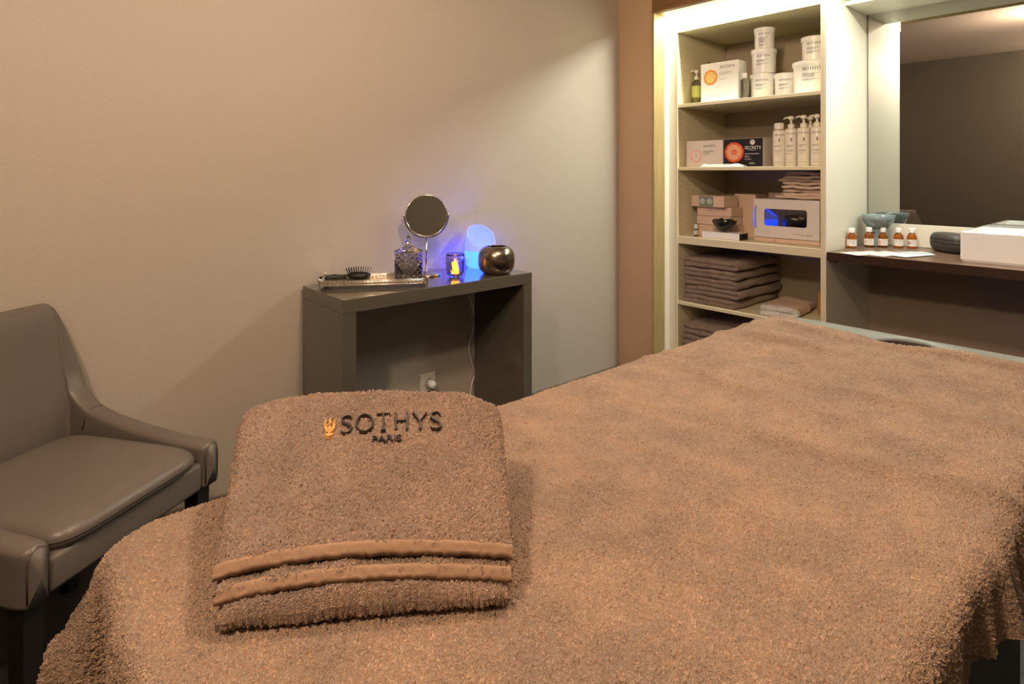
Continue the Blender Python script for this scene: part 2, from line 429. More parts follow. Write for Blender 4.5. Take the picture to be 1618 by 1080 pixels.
# ------------------------------------------------------------------ the room
DL = 2.27; XW = 2.805; XS = 2.95; YS = 1.1685; XM = 3.47; XB = -0.85; YR = -1.6; HC = 2.42
TZ = 0.735
struct('floor', boxme(XB-.1, 3.7, YR-.1, DL+.1, -0.1, 0), M['floor'])
struct('ceiling', boxme(XB-.1, XW+.095, YR-.1, DL+.1, HC, HC+.1), M['ceil'])
struct('wall_left', boxme(XB-.1, 3.7, DL, DL+.1, 0, HC), M['wall'])
struct('wall_back', boxme(XB-.1, XB, YR-.1, DL, 0, HC), M['wallplain'])
struct('wall_right', boxme(XB, 3.7, YR-.1, YR, 0, HC), M['wallplain'])
b = B(); b.box(XW, XW+0.095, 2.035, DL, 0, HC); struct('wall_front', b.me(), M['pier'])
struct('wall_front_upper', boxme(XW, XW+0.095, YR, 2.035, 2.17, HC), M['pier'])
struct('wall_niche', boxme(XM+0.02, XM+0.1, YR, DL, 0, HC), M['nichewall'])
b = B(); b.box(XW-0.006, XW+0.095, 2.017, 2.035, 0, 2.098, bev=.001); struct('trim_1', b.me(), M['ply'])
b = B(); b.box(XW-0.008, XW+0.008, YR, 2.030, 2.088, 2.20, bev=.001); struct('trim_2', b.me(), M['lintel'])
b = B(); b.box(XW+0.008, XW+0.095, YR, 2.0165, 2.084, 2.17, bev=.001); struct('trim_3', b.me(), M['ply'])
# white filler boards behind the frame
struct('trim_4', boxme(XW+0.095, XS+0.012, 2.022, 2.04, 0, 2.24), M['white'])
b = B(); b.box(XS, XS+0.012, 1.984, 2.022, 0, 2.24); b.box(XS, XS+0.012, 1.158, 1.984, 2.012, 2.24); struct('trim_5', b.me(), M['white'])
struct('ceiling_niche', boxme(XW+.095, XM+.02, YR, 2.04, 2.24, 2.26), M['white'])
struct('trim_6', boxme(3.18, XM+0.018, YR, YS-0.007, 2.02, 2.04), M['white'])
struct('trim_7', boxme(XM-0.012, XM+0.019, YR, YS-0.007, 0.831, 0.941, bev=.001), M['white'])
b = B(); b.box(XB, XW, DL-0.012, DL, 0, 0.07, bev=.002); struct('baseboard_left', b.me(), mat('grey_skirting', (120, 112, 98), rough=0.5))
b = B(); b.box(XW-0.012, XW, 2.03, DL-0.012, 0, 0.07, bev=.002); struct('baseboard_front', b.me(), bpy.data.materials['grey_skirting'])
# the LED rail behind the plywood lintel
t = thing('led_strip', 'slim white light strip fixed behind the plywood lintel above the shelves', 'light strip', (2.906, 1.0, 2.11))
part('housing', (lambda b: (b.box(-.005, .042, -1.0, 1.0, .0, .012, bev=.001), b)[1])(B()), M['white'], t)
# ceiling lamps (bare bulbs on short stems)
for i, (x, y, z, pw_) in enumerate(BULBS):
    t = thing('ceiling_lamp', ['warm bulb on a short white stem above the chair end of the bed', 'warm bulb on a short white stem above the middle of the bed'][i], 'ceiling light', (x, y, HC), 0, 'ceiling lamps')
    b = B(); b.lathe([(0, 0), (.05, 0), (.05, -.015), (.012, -.03), (.008, -.03), (.008, -.12), (.02, -.125), (.02, -.155), (0, -.155)], 28); part('stem', b, M['white'], t, smooth=True)

# ------------------------------------------------------------------ shelf unit
YL, YRi = 1.966, 1.187
t = thing('shelf_unit', 'tall ivory open shelf unit with drilled sides set in a plywood framed niche', 'shelf unit', (XS, (YL+YRi)/2, 0))
def sp(name, x0, x1, y0, y1, z0, z1, m=None, bev=.001):
    b = B(); b.box(x0-XS, x1-XS, y0-(YL+YRi)/2, y1-(YL+YRi)/2, z0, z1, bev=bev)
    return part(name, b, m or M['shelfboard'], t)
sl = sp('side_panel', XS, XM, YL, YL+.018, 0, 2.01)
sr = sp('side_panel', XS, XM, YRi-.018, YRi, 0, 2.01)
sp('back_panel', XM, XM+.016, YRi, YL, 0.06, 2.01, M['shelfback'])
sp('top_panel', XS, XM, YRi, YL, 1.991, 2.011)
for (zt, th) in ((1.585, .018), (1.229, .018), (.838, .041), (.471, .019), (.10, .02)):
    sp('shelf', XS+.003, XM, YRi, YL, zt-th, zt)
sp('plinth', XS+.04, XS+.055, YRi, YL, 0, .08)
# peg holes on the side panels
b = B(); yc = (YL+YRi)/2
for xx in (XS+.035, XM-.06):
    z = 0.16
    while z < 1.95:
        r = bmesh.ops.create_circle(b.bm, cap_ends=True, radius=.0026, segments=8, matrix=Matrix.Translation((xx-XS, YL-yc-.0006, z)) @ Matrix.Rotation(PI/2, 4, 'X'))
        z += .032
part('peg_hole', b, M['black'], sl)['kind'] = 'stuff'
b = B(); bmesh.ops.create_circle(b.bm, cap_ends=True, radius=.007, segments=12, matrix=Matrix.Translation((.33, YL-yc-.0008, 1.86)) @ Matrix.Rotation(PI/2, 4, 'X')); part('cable_hole', b, M['black'], sl)

# tall partition to the right of the shelves
b = B(); b.box(XS+.0005, XM+.018, YS-.006, YS, 0, 2.24)
tag(newobj('partition_panel', b.me(), M['white']), 'glossy cream partition panel between the shelves and the wall mirror', 'panel')

# wall mirror
b = B(); b.box(XM-.004, XM+.004, YR+.3, YS-.013, .943, 2.0195)
tag(newobj('wall_mirror', b.me(), M['mirror']), 'large frameless wall mirror above the brown worktop', 'mirror')

# worktop
CT = .830
t = thing('worktop', 'dark brown laminate worktop running below the wall mirror', 'worktop', (XS, 0, CT))
b = B(); b.box(-.012, XM-.013-XS, YR+.3, YS-.014, -.04, 0, bev=.002); part('board', b, M['countertop'], t)
b = B(); b.box(-.0135, -.0115, YR+.3, YS-.014, -.0395, -.0008); part('front_edge', b, M['counter'], t)
b = B(); b.box(.02, .06, YS-.042, YS-.014, -.052, -.04, bev=.001); part('bracket', b, M['cardboard'], t)

# ------------------------------------------------------------------ things standing on the shelves
def camang(x, y):
    return math.atan2(-y, -x)
def wrapfn(r, ang, zc, off=0.0006):
    """(a,b) metres on the label -> point on a cylinder facing the camera; a grows to the right as seen"""
    return lambda a, bb: ((r+off)*math.cos(ang+a/r), (r+off)*math.sin(ang+a/r), zc+bb)

def logo_to(b, fn, width, x0, y0):
    q, wd = word_quads('SOTHYS', k=1.35); k = width/wd
    quads_into(b, [[(x0+p[0]*k, y0+p[1]*k) for p in qq] for qq in q], fn); return k

def make_pot(loc, r, h, label, lab_rows=3, group='white product pots on the top shelf', turn=0.0):
    ang = camang(loc[0], loc[1])
    t = thing('product_pot', label, 'pot', loc, 0, group)
    lh = min(.024, h*.2)
    b = B(); b.lathe([(0, 0), (r*.86, 0), (r*.9, .003), (r*.93, h-lh*.8), (r*.9, h-lh*.75), (0, h-lh*.75)], 40)
    part('body', b, M['plastic'], t, auto=True)
    b = B(); b.lathe([(0, h), (r*.9, h), (r*.985, h-.002), (r, h-.006), (r, h-lh), (r*.94, h-lh), (r*.94, h-lh+.002), (0, h-lh+.002)], 40)
    part('lid', b, M['plastic'], t, auto=True)
    b = B(); wl = r*1.15; fn = wrapfn(r*.925, ang+turn, 0, .0014); x0 = -wl*.5; yt = h-lh-.006
    k = logo_to(b, fn, wl*.9, x0, yt-wl*.19)
    part('logo_print', b, M['print'], t); b = B()
    rows = []; y = yt-wl*.19-.016
    for i in range(lab_rows): rows.append((x0, x0+wl*(.55 if i else .75), y, .0016)); y -= .0042
    y -= .006
    for i in range(3): rows.append((x0, x0+wl*(.8-.2*i), y, .0012)); y -= .0034
    quads_into(b, bars(rows), fn); part('small_print', b, M['print'], t)
    return t
def at1(px, X): 
    r = ray(px, 0); return r[1]/r[0]*X
Z1 = 1.5855
potA = make_pot((3.08, at1(1205, 3.08), Z1), .062, .131, 'white lidded pot at the bottom of the stack of three')
potB = make_pot((3.085, at1(1207, 3.085), Z1+.1315), .064, .127, 'middle white pot of the stack of three on the top shelf')
potC = make_pot((3.085, at1(1208, 3.085), Z1+.259), .053, .112, 'small white pot topmost of the stack of three', lab_rows=7)
potD = make_pot((3.10, at1(1241, 3.10), Z1), .056, .122, 'single white pot between the stack of three and the widest pot')
potE = make_pot((3.08, at1(1281.5, 3.08), Z1), .086, .160, 'widest white pot at the right end of the top shelf', lab_rows=5, turn=.12)
potF = make_pot((3.10, at1(1287, 3.10), Z1+.1605), .062, .125, 'white pot standing on the widest pot')

# soap bottle with pump
def make_pump(parent, z, ang, mt, r=.011, sc=1.0):
    b = B(); b.lathe([(0, 0), (r*1.15, 0), (r*1.2, .004), (r*1.15, .018*sc), (r*.45, .02*sc), (r*.42, .036*sc), (r*.95, .037*sc), (r*1.0, .05*sc), (r*.7, .053*sc), (0, .053*sc)], 20, center=(0, 0, z))
    dx, dy = math.cos(ang), math.sin(ang); zt = z+.046*sc
    b.tube([(0, 0, zt), (dx*.02, dy*.02, zt+.002), (dx*.032, dy*.032, zt-.001), (dx*.036, dy*.036, zt-.007)], [.005, .0045, .004, .003], 8)
    return part('pump', b, mt, parent, smooth=True)
t = thing('soap_bottle', 'clear pump bottle of green soap left of the white gift box', 'soap bottle', (3.09, at1(1100.5, 3.09), Z1))
b = B(); b.lathe([(0, 0), (.025, 0), (.028, .003), (.028, .118), (.025, .132), (.013, .142), (.012, .15), (0, .15)], 28); part('bottle', b, M['glass'], t, smooth=True)
b = B(); b.lathe([(0, .002), (.0245, .002), (.0262, .006), (.0262, .10), (0, .10)], 28); part('liquid', b, M['greenliquid'], t, smooth=True)
b = B(); a0 = camang(3.09, 1.85); n = 12
for i in range(n):
    a, c = a0-1.2+2.4*i/n, a0-1.2+2.4*(i+1)/n
    b.poly([(.0287*math.cos(a), .0287*math.sin(a), .045), (.0287*math.cos(c), .0287*math.sin(c), .045), (.0287*math.cos(c), .0287*math.sin(c), .112), (.0287*math.cos(a), .0287*math.sin(a), .112)])
part('label', b, M['greenlabel'], t, smooth=True)
make_pump(t, .148, PI*.82, M['plastic_warm'], sc=1.1)

# printed boxes : local x across the front (left->right as seen), y depth, z up
def make_box(name, label, cat, X, yl, yr, z0, h, d, mfront, mside=None, group=None, bev=.0012, rot=0.0):
    """front plane X, spans Y from yl (left) to yr (right). local x axis = -Y world, local y = +X world"""
    wdt = yl-yr
    t = thing(name, label, cat, (X, yl, z0), -PI/2+rot, group)
    b = B(); b.box(0, wdt, 0, d, 0, h, bev=bev); part('carton', b, mside or mfront, t)
    return t, wdt
def face(t, quads, m, name, off=.0009):
    b = B(); quads_into(b, quads, lambda a, c: (a, -off, c)); return part(name, b, m, t)
def flower(t, cx, cz, r, m1, m2, name, lobes=9, centre=True):
    def disc(rad, am, ph, off, m, nm, parent):
        N = 64; q = []
        f = lambda a: rad*(1+am*math.sin(lobes*a+ph)+am*.7*math.sin((lobes*2+1)*a+ph*2)+am*.6*math.sin(3*a+1))
        for k in range(N):
            a0, a1 = 2*PI*k/N, 2*PI*(k+1)/N
            q.append([(cx, cz), (cx+f(a0)*math.cos(a0), cz+f(a0)*math.sin(a0)), (cx+f(a1)*math.cos(a1), cz+f(a1)*math.sin(a1))])
        b = B(); quads_into(b, q, lambda x, z: (x, -off, z)); return part(nm, b, m, parent)
    o = disc(r, .02, 0, .0010, m1, name, t)
    disc(r*.78, .045, 1, .0013, m2, 'petal', o)
    if centre:
        disc(r*.26, .08, 2, .0016, m1, 'flower_centre', o); disc(r*.12, .05, 3, .0019, m2, 'flower_heart', o)
def box_logo(t, m, x, z, wdt, name='logo_print'):
    q, w0 = word_quads('SOTHYS', k=1.25); k = wdt/w0
    return face(t, [[(x+p[0]*k, z+p[1]*k) for p in qq] for qq in q], m, name)
t, wd = make_box('gift_box', 'large white gift box with an orange flower disc on the top shelf', 'box', 3.0, 1.848, 1.626, Z1, .214, .09, M['whitecard'])
flower(t, .060, .136, .041, M['orange'], M['cream_petal'], 'flower_print', centre=False)
box_logo(t, M['print'], .115, .178, .088)
face(t, bars([(.112, .185, .155, .0022), (.112, .175, .149, .0022), (.112, .155, .143, .0018), (.112, .16, .122, .0018), (.112, .14, .116, .0018)]), M['print_light'], 'small_print')
t, wd = make_box('gift_box', 'pale gift box with a pink flower on the second shelf', 'box', 3.014, 1.949, 1.724, 1.2295, .147, .09, M['pinkcard'])
flower(t, .062, .062, .037, M['pinkflower'], M['pinkcard'], 'flower_print')
box_logo(t, M['print'], .108, .110, .072)
face(t, bars([(.108, .165, .088, .002), (.108, .175, .083, .002), (.108, .15, .076, .002), (.108, .145, .071, .002), (.108, .13, .06, .0018)]), M['print'], 'small_print')
t, wd = make_box('gift_box', 'black gift box with a fiery orange flower on the second shelf', 'box', 3.014, 1.719, 1.4975, 1.2295, .149, .098, M['pinkcard'])
b = B(); b.box(.001, wd-.001, -.0007, .0002, .001, .148); part('black_face', b, M['blackcard'], t)
flower(t, .062, .077, .054, M['redflower'], M['peach'], 'flower_print', lobes=11)
q, w0 = font_quads('SECRETS'); k = .088/w0
face(t, [[(.122+p[0]*k, .092+p[1]*k) for p in qq] for qq in q], M['label'], 'print', .0012)
face(t, bars([(.142, .185, .086, .0016), (.122, .20, .066, .003), (.122, .145, .055, .002), (.122, .15, .050, .002), (.122, .158, .038, .0025), (.15, .175, .02, .002), (.145, .18, .014, .002)]), M['label'], 'small_print', .0012)
N = 24; face(t, [[(.165+.0135*math.cos(2*PI*k/N), .128+.0135*math.sin(2*PI*k/N)) for k in range(N)]], M['label'], 'emblem', .0012)
b = B(); quads_into(b, stroke_quads([([(.165-.005, .122, .0015), (.160, .130, .0015), (.166, .136, .0015), (.171, .131, .0015), (.166, .126, .0015), (.163, .129, .0012)], True)]), lambda a, c: (a, -.0016, c)); part('emblem_curl', b, M['blackcard'], t)

# small clear bottle beside the white box
t = thing('toner_bottle', 'small clear bottle with white cap beside the large white gift box', 'bottle', (3.012, 1.597, Z1))
b = B(); b.lathe([(0, 0), (.020, 0), (.0225, .003), (.0225, .098), (.020, .104), (.010, .107), (.010, .112), (0, .112)], 28); part('bottle', b, M['smoke'], t, smooth=True)
b = B(); b.lathe([(0, .110), (.0125, .110), (.0125, .136), (.0115, .138), (0, .138)], 24); part('cap', b, M['plastic'], t, auto=True)
b = B(); fn = wrapfn(.0226, camang(3.0, 1.6), 0); quads_into(b, bars([(-.01, .012, .07, .0018), (-.01, .01, .064, .0015), (-.01, .008, .05, .0015), (-.01, .012, .03, .0015)]), fn); part('print', b, M['print_light'], t)

# white lotion bottles
def lotion(px, X, label, cap, pdir=PI*.62, hb=.190, r=.0290):
    y = at1(px, X)
    t = thing('lotion_bottle', label, 'bottle', (X, y, 1.2295), 0, 'white lotion bottles on the second shelf')
    b = B(); b.lathe([(0, 0), (r*.94, 0), (r, .004), (r, hb-.008), (r*.93, hb-.002), (r*.6, hb), (r*.5, hb+.004), (0, hb+.004)], 32); part('body', b, M['plastic_warm'], t, smooth=True)
    if cap: 
        b = B(); b.lathe([(0, hb+.002), (r*.78, hb+.002), (r*.8, hb+.006), (r*.78, hb+.032), (r*.7, hb+.036), (0, hb+.036)], 28); part('cap', b, M['plastic_warm'], t, auto=True)
    else: make_pump(t, hb+.001, pdir, M['plastic_warm'], r=.0135, sc=1.15)
    ang = camang(X, y); fn = wrapfn(r, ang, 0)
    b = B(); logo_to(b, fn, r*1.75, -r*.87, hb-.031); part('logo_print', b, M['print'], t); b = B()
    quads_into(b, stroke_quads([([(-.002, .128, .003), (.001, .134, .005), (-.001, .142, .004)], True), ([(-.005, .124, .002), (0, .128, .003), (.005, .124, .002)], True)]), fn)
    part('figure_print', b, M['print'], t); b = B()
    rows = [(-r*.8, r*.45, .104, .0018), (-r*.8, r*.1, .098, .0018), (-r*.8, r*.4, .080, .0015), (-r*.8, r*.2, .075, .0015), (-r*.8, r*.1, .062, .0015), (-r*.8, r*.3, .02, .0015)]
    quads_into(b, bars(rows), fn); part('print', b, M['print'], t)
    return t
lotion(1231, 3.03, 'white lotion bottle with a screw cap beside the black gift box', True, hb=.184)
lotion(1250.2, 3.045, 'second white lotion bottle from the left, with a short pump', False, pdir=PI*.55)
lotion(1270, 3.03, 'third white lotion bottle from the left, long pump nozzle', False)
lotion(1291, 3.03, 'rightmost white lotion bottle against the side of the shelf unit', False)
lotion(1280.5, 3.13, 'white pump bottle standing behind the front row of lotion bottles', False, pdir=PI*.7)

# small white cloth lying in front of the boxes on shelf two
def rumple(name, label, cat, X0, X1, y0, y1, z0, h, m, seed, group=None, nlay=2):
    n, mm = 40, 60
    U, V = np.meshgrid(np.linspace(0, 1, n), np.linspace(0, 1, mm), indexing='ij')
    prof = np.minimum(1, np.minimum(np.minimum(U, 1-U)*8, np.minimum(V, 1-V)*10))**.5
    jx = .010*vnoise(U*3, V*6, 1, seed); jy = .008*vnoise(U*4, V*4, 1, seed+1)
    Z = z0+.0008+prof*(h*(.72+.35*vnoise(U*3, V*5, 1, seed+2)+.12*vnoise(U*9, V*14, 1, seed+3)))
    X = X0+(X1-X0)*U+jx*np.where(U > .5, -1, 1)*.5; Y = y0+(y1-y0)*V+jy
    top = np.stack([X, Y, Z], -1); bot = np.stack([X, Y, np.full_like(X, z0+.0004)], -1)
    P = np.concatenate([top, bot[::-1]], 0)
    me = grid_mesh(P, closed_u=True)
    return tag(newobj(name, me, m), label, cat, group)
rumple('face_cloth', 'small white cloth lying in front of the pale and black gift boxes', 'cloth', 2.957, 3.009, 1.83, 1.575, 1.2293, .018, M['whitecloth'], 4)

# ------------------------------------------------------------------ shelf three
Z3 = .8385
t = thing('towel_warmer', 'cream hot towel cabinet with a dark window on the third shelf', 'towel cabinet', (3.062, 1.571, Z3), -PI/2)
wd = 1.571-1.237
b = B(); b.box(0.004, wd-.004, .006, .25, 0, .021, bev=.001); part('base_tray', b, M['carton'], t)
b = B(); b.box(0, .115, .002, .02, .001, .021, bev=.001); b.box(.19, wd, .002, .02, .001, .021, bev=.001); part('base_flap', b, M['carton'], t)
b = B(); b.box(0, wd, 0.012, .25, .0215, .222, bev=.003); part('body', b, M['cabinet'], t)
# door with a rounded window opening
def rrect(x0, x1, z0, z1, r, n=6):
    pts = []
    for cx, cz, a0 in ((x1-r, z1-r, 0), (x0+r, z1-r, PI/2), (x0+r, z0+r, PI), (x1-r, z0+r, 3*PI/2)):
        for k in range(n+1): a = a0+PI/2*k/n; pts.append((cx+r*math.cos(a), cz+r*math.sin(a)))
    return pts
wx0, wx1, wz0, wz1 = .056, .274, .084, .172
inner = rrect(wx0, wx1, wz0, wz1, .014); outer = []
dx0, dx1, dz0, dz1 = 0.0, wd, .024, .222
for (x, z) in inner:
    cx, cz = (wx0+wx1)/2, (wz0+wz1)/2; ax, az = x-cx, z-cz
    k = min(((dx1-cx) if ax > 0 else (cx-dx0))/(abs(ax)+1e-9), ((dz1-cz) if az > 0 else (cz-dz0))/(abs(az)+1e-9)); outer.append((cx+ax*k, cz+az*k))
for cc in ((dx0, dz0), (dx1, dz0), (dx0, dz1), (dx1, dz1)):
    j = min(range(len(outer)), key=lambda i: (outer[i][0]-cc[0])**2+(outer[i][1]-cc[1])**2); outer[j] = cc
b = B(); n = len(inner)
vi = [b.bm.verts.new((x, 0, z)) for x, z in inner]; vo = [b.bm.verts.new((x, 0, z)) for x, z in outer]
vi2 = [b.bm.verts.new((x, .011, z)) for x, z in inner]; vo2 = [b.bm.verts.new((x, .011, z)) for x, z in outer]
for i in range(n):
    j = (i+1) % n
    b.bm.faces.new((vi[i], vi[j], vo[j], vo[i])); b.bm.faces.new((vi2[i], vo2[i], vo2[j], vi2[j])); b.bm.faces.new((vo[i], vo[j], vo2[j], vo2[i])); b.bm.faces.new((vi[j], vi[i], vi2[i], vi2[j]))
door = part('door', b, M['cabinet'], t)
b = B(); b.prism(rrect(wx0+.0002, wx1-.0002, wz0+.0002, wz1-.0002, .014), lambda a, c, y: (a, y, c), .003, .009)
o = part('window', b, M['blueglass'], door)
b = B(); b.box(.008, .018, -.022, -.016, .076, .186, bev=.002); b.box(.009, .017, -.020, .001, .178, .185, bev=.001); b.box(.009, .017, -.020, .001, .077, .084, bev=.001)
part('handle', b, M['chrome'], door)
q, w0 = font_quads('HOT TOWEL CABINET'); k = .098/w0
face(t, [[(.205+p[0]*k, .045+p[1]*k) for p in qq] for qq in q], M['print'], 'print', .0006)

# cloths piled on the towel warmer
def flat_cloth(i, x0, x1, yl, yr, z0, h, seed, label, m, group):
    """folded cloth: wavy slab with soft folded edges"""
    n, mm = 16, 44
    a = np.linspace(0, 1, mm); d = np.linspace(0, 1, n)
    D, A = np.meshgrid(d, a, indexing='ij')
    wv = .0035*vnoise(A*4, D*2, 1, seed)+.0022*vnoise(A*9, D*4, 1, seed+5)
    top = z0+h+wv; bot = z0+wv*.95
    e = .006*vnoise(A*5, D*0, 1, seed+2)
    taper = np.clip(np.minimum(A, 1-A)*14, 0, 1)**.6
    mid = (top+bot)/2; top = mid+(top-mid)*(.25+.75*taper); bot = mid-(mid-bot)*(.25+.75*taper)
    X = x0+(x1-x0)*D+e; Y = yl+(yr-yl)*A+.010*vnoise(D*3, A*0+seed, 1, seed+9)
    P = np.concatenate([np.stack([X, Y, top], -1), np.stack([X, Y, bot], -1)[::-1]], 0)
    me = grid_mesh(P, closed_u=True)
    return tag(newobj('folded_cloth', me, m), label, 'cloth', group)
ords = ['lowest', 'second lowest', 'third lowest', 'fourth lowest', 'fourth from the top', 'third from the top', 'second from the top', 'topmost']
yls = [1.475, 1.435, 1.43, 1.425, 1.43, 1.45, 1.42, 1.405]
for i in range(8):
    flat_cloth(i, 3.075+.01*(i % 3), 3.30, yls[i], 1.202, 1.0645+i*.0174, .0150, 20+i*3, ords[i]+' folded beige cloth of the pile on the hot towel cabinet', M['cloth'], 'folded cloths on the towel cabinet')

# tall beige boxes in the middle of shelf three
t, wd = make_box('storage_box', 'tall pinkish beige box left of the hot towel cabinet', 'box', 3.222, 1.768, 1.646, Z3, .238, .16, M['carton'], rot=.04)
t, wd = make_box('storage_box', 'low beige box mostly hidden behind the hot towel cabinet', 'box', 3.345, 1.63, 1.42, Z3, .247, .11, M['carton'])
# stack of four flat boxes
zz = Z3
stack = [(3.085, 1.918, 1.708, .064, 'lowest flat beige box of the stack behind the black bowl'), (3.079, 1.924, 1.715, .050, 'second lowest flat beige box of the stack behind the black bowl'),
         (3.08, 1.922, 1.712, .053, 'printed flat beige box just below the windowed box')]
for i, (X, a, c, h, lb) in enumerate(stack):
    t, wd = make_box('flat_box', lb, 'box', X, a, c, zz, h-.001, .13, M['carton'], group='flat boxes on the third shelf', rot=.02*(i-1), bev=.004)
    b = B(); b.box(wd-.03, wd-.0005, -.0008, .0002, .002, h-.003); part('end_flap', b, M['carton'], t)
    if i == 2:
        q, w0 = font_quads('Sculpt'); k = .028/w0; face(t, [[(.068+p[0]*k, .03+p[1]*k) for p in qq] for qq in q], M['print'], 'print')
    zz += h
t, wd = make_box('flat_box', 'topmost flat beige box with a window showing pale green balls', 'box', 3.06, 1.945, 1.735, zz, .061, .135, M['carton'], group='flat boxes on the third shelf', rot=-.06)
b = B(); b.box(.052, .142, -.0012, .0003, .003, .058); part('window', b, M['filmclear'], t)
for cx in (.073, .118):
    b = B(); b.ball((cx, .006, .030), .0235, 3, (1, .5, 1)); part('bath_ball', b, M['balls'], t, smooth=True)
# essential oil bottle
t = thing('oil_bottle', 'tiny dark bottle with white cap at the left end of the third shelf', 'bottle', (3.03, at1(1099.7, 3.03), Z3))
b = B(); b.lathe([(0, 0), (.0115, 0), (.0125, .002), (.0125, .036), (.007, .042), (0, .042)], 24); part('bottle', b, M['black'], t, smooth=True)
b = B(); b.lathe([(0, .041), (.0105, .041), (.0105, .064), (.0095, .066), (0, .066)], 24); part('cap', b, M['plastic'], t, auto=True)
b = B(); b.lathe([(.0128, .008), (.0128, .034)], 24); part('label', b, M['label'], t, smooth=True)
b = B(); fn = wrapfn(.0129, camang(3.03, 1.9), 0); quads_into(b, bars([(-.009, .009, .028, .002), (-.008, .007, .022, .0018), (-.009, .009, .014, .0018)]), fn); part('print', b, M['print'], t)
# white slim box with black end
t, wd = make_box('slim_box', 'long slim white box with black end under the black stone bowl', 'box', 2.985, 1.832, 1.612, Z3, .036, .09, M['whitecard'])
b = B(); b.box(wd-.0002, wd+.0009, .001, .089, .001, .035); part('black_end', b, M['blackcard'], t)
# black bowl
cyb = 1.722
t = thing('stone_bowl', 'small black marbled bowl with a wavy rim on the slim white box', 'bowl', (3.030, cyb, Z3+.0365))
b = B(); R0 = .066
prof = [(0, 0), (.018, 0), (.032, .008), (.048, .024), (.060, .045), (.066, .066), (.063, .066), (.056, .046), (.043, .027), (.026, .012), (0, .008)]
rings = b.lathe(prof, 40)
for rg in rings[5:7]:
    for v in rg: a = math.atan2(v.co.y, v.co.x); v.co.z += .008*math.sin(2*a+.5)+.004*math.sin(5*a)
part('bowl', b, M['stone'], t, smooth=True)

# ------------------------------------------------------------------ folded towels: a thick sheet folded back and forth, extruded in depth
def fold_towel(wd, dp, layers, th, seed, res=.006, spiral=False, gap=1.03):
    """profile in (a: across, z up), starts at left bottom; returns grid mesh in local coords: x = depth, y = -across"""
    P = []; r = th*gap/2
    if not spiral:
        for k in range(layers):
            z = th/2+k*th*gap; a0, a1 = (r, wd-r) if k % 2 == 0 else (wd-r, r)
            for s in np.linspace(0, 1, max(6, int((wd-2*r)/res))): P.append((a0+(a1-a0)*s, z))
            if k < layers-1:
                cx = a1; sg = 1 if k % 2 == 0 else -1
                for q in np.linspace(-PI/2, PI/2, 7)[1:-1]: P.append((cx+sg*r*1.25*math.cos(q), z+r+r*math.sin(q)))
    else:
        # flattened roll
        N = 150
        for i in range(N):
            q = i/(N-1); ang = q*layers*2*PI; rad = (1-q)*1.0+q*.12
            H = layers*th*gap
            P.append((wd/2+(wd/2-th/2)*rad*math.copysign(abs(math.cos(ang))**.6, math.cos(ang)), H/1.0*.5+th*.2+(H*.5-th/2)*rad*math.copysign(abs(math.sin(ang))**.8, -math.sin(ang))))
    P = np.array(P); T = np.gradient(P, axis=0); T /= np.linalg.norm(T, axis=1)[:, None]+1e-9
    N = np.stack([-T[:, 1], T[:, 0]], 1)
    nd = max(8, int(dp/res)); d = np.linspace(0, 1, nd)
    m = len(P); i = np.arange(m)
    out = []
    L = P+N*th/2*.93; R = P-N*th/2*.93
    # closed outline loop: left side then right side reversed
    loop = np.concatenate([L, R[::-1]], 0); K = len(loop)
    D, I = np.meshgrid(d, np.arange(K), indexing='ij')
    A = loop[:, 0][None, :].repeat(nd, 0); Z = loop[:, 1][None, :].repeat(nd, 0)
    # soft irregularity
    A = A+.008*vnoise(D*5, Z*28, 1, seed)+.003*vnoise(D*14, Z*120, 1, seed+1)
    hz = np.clip(Z/(layers*th*gap), 0, 1)
    Z = Z+hz*(.0045*vnoise(D*5, A*18, 1, seed+2)+.002*vnoise(D*11, A*50, 1, seed+3))
    Xd = D*dp+(.006*vnoise(A*25, Z*40, 1, seed+4))*(np.abs(D-.5)*2)**8
    # round the depth ends a little
    G = np.stack([Xd, -A, Z], -1)
    n = nd
    idx = np.arange(n*K).reshape(n, K); idx2 = np.concatenate([idx, idx[:, :1]], 1)
    f = np.stack([idx2[:-1, :-1].ravel(), idx2[:-1, 1:].ravel(), idx2[1:, 1:].ravel(), idx2[1:, :-1].ravel()], 1)
    # caps: quads between L_i and R_i, puffed
    V = G.reshape(-1, 3).tolist(); F4 = f.tolist()
    for end, sgn in ((0, -1), (n-1, 1)):
        base = idx[end]; mids = []
        for k in range(m):
            a = np.array(V[base[k]]); c = np.array(V[base[K-1-k]]); mid = (a+c)/2; mid[0] += sgn*th*.38; mids.append(len(V)); V.append(mid.tolist())
        for k in range(m-1):
            q1 = [int(base[k]), int(base[k+1]), mids[k+1], mids[k]]; q2 = [mids[k], mids[k+1], int(base[K-2-k]), int(base[K-1-k])]
            if sgn < 0: q1.reverse(); q2.reverse()
            F4.append(q1); F4.append(q2)
    me = bpy.data.meshes.new('towel'); me.from_pydata(V, [], F4); me.update()
    me.polygons.foreach_set('use_smooth', [True]*len(me.polygons))
    return me
def towel_at(loc, wd, dp, layers, th, seed, label, m, group, rot=0.0, name='bath_towel', spiral=False):
    me = fold_towel(wd, dp, layers, th, seed, spiral=spiral)
    o = newobj(name, me, m); o.location = loc; o.rotation_euler = (0, 0, rot)
    return tag(o, label, 'towel', group)
Z4 = .472
ol = ['lowest', 'second lowest', 'middle', 'second from the top', 'topmost']
zz = Z4
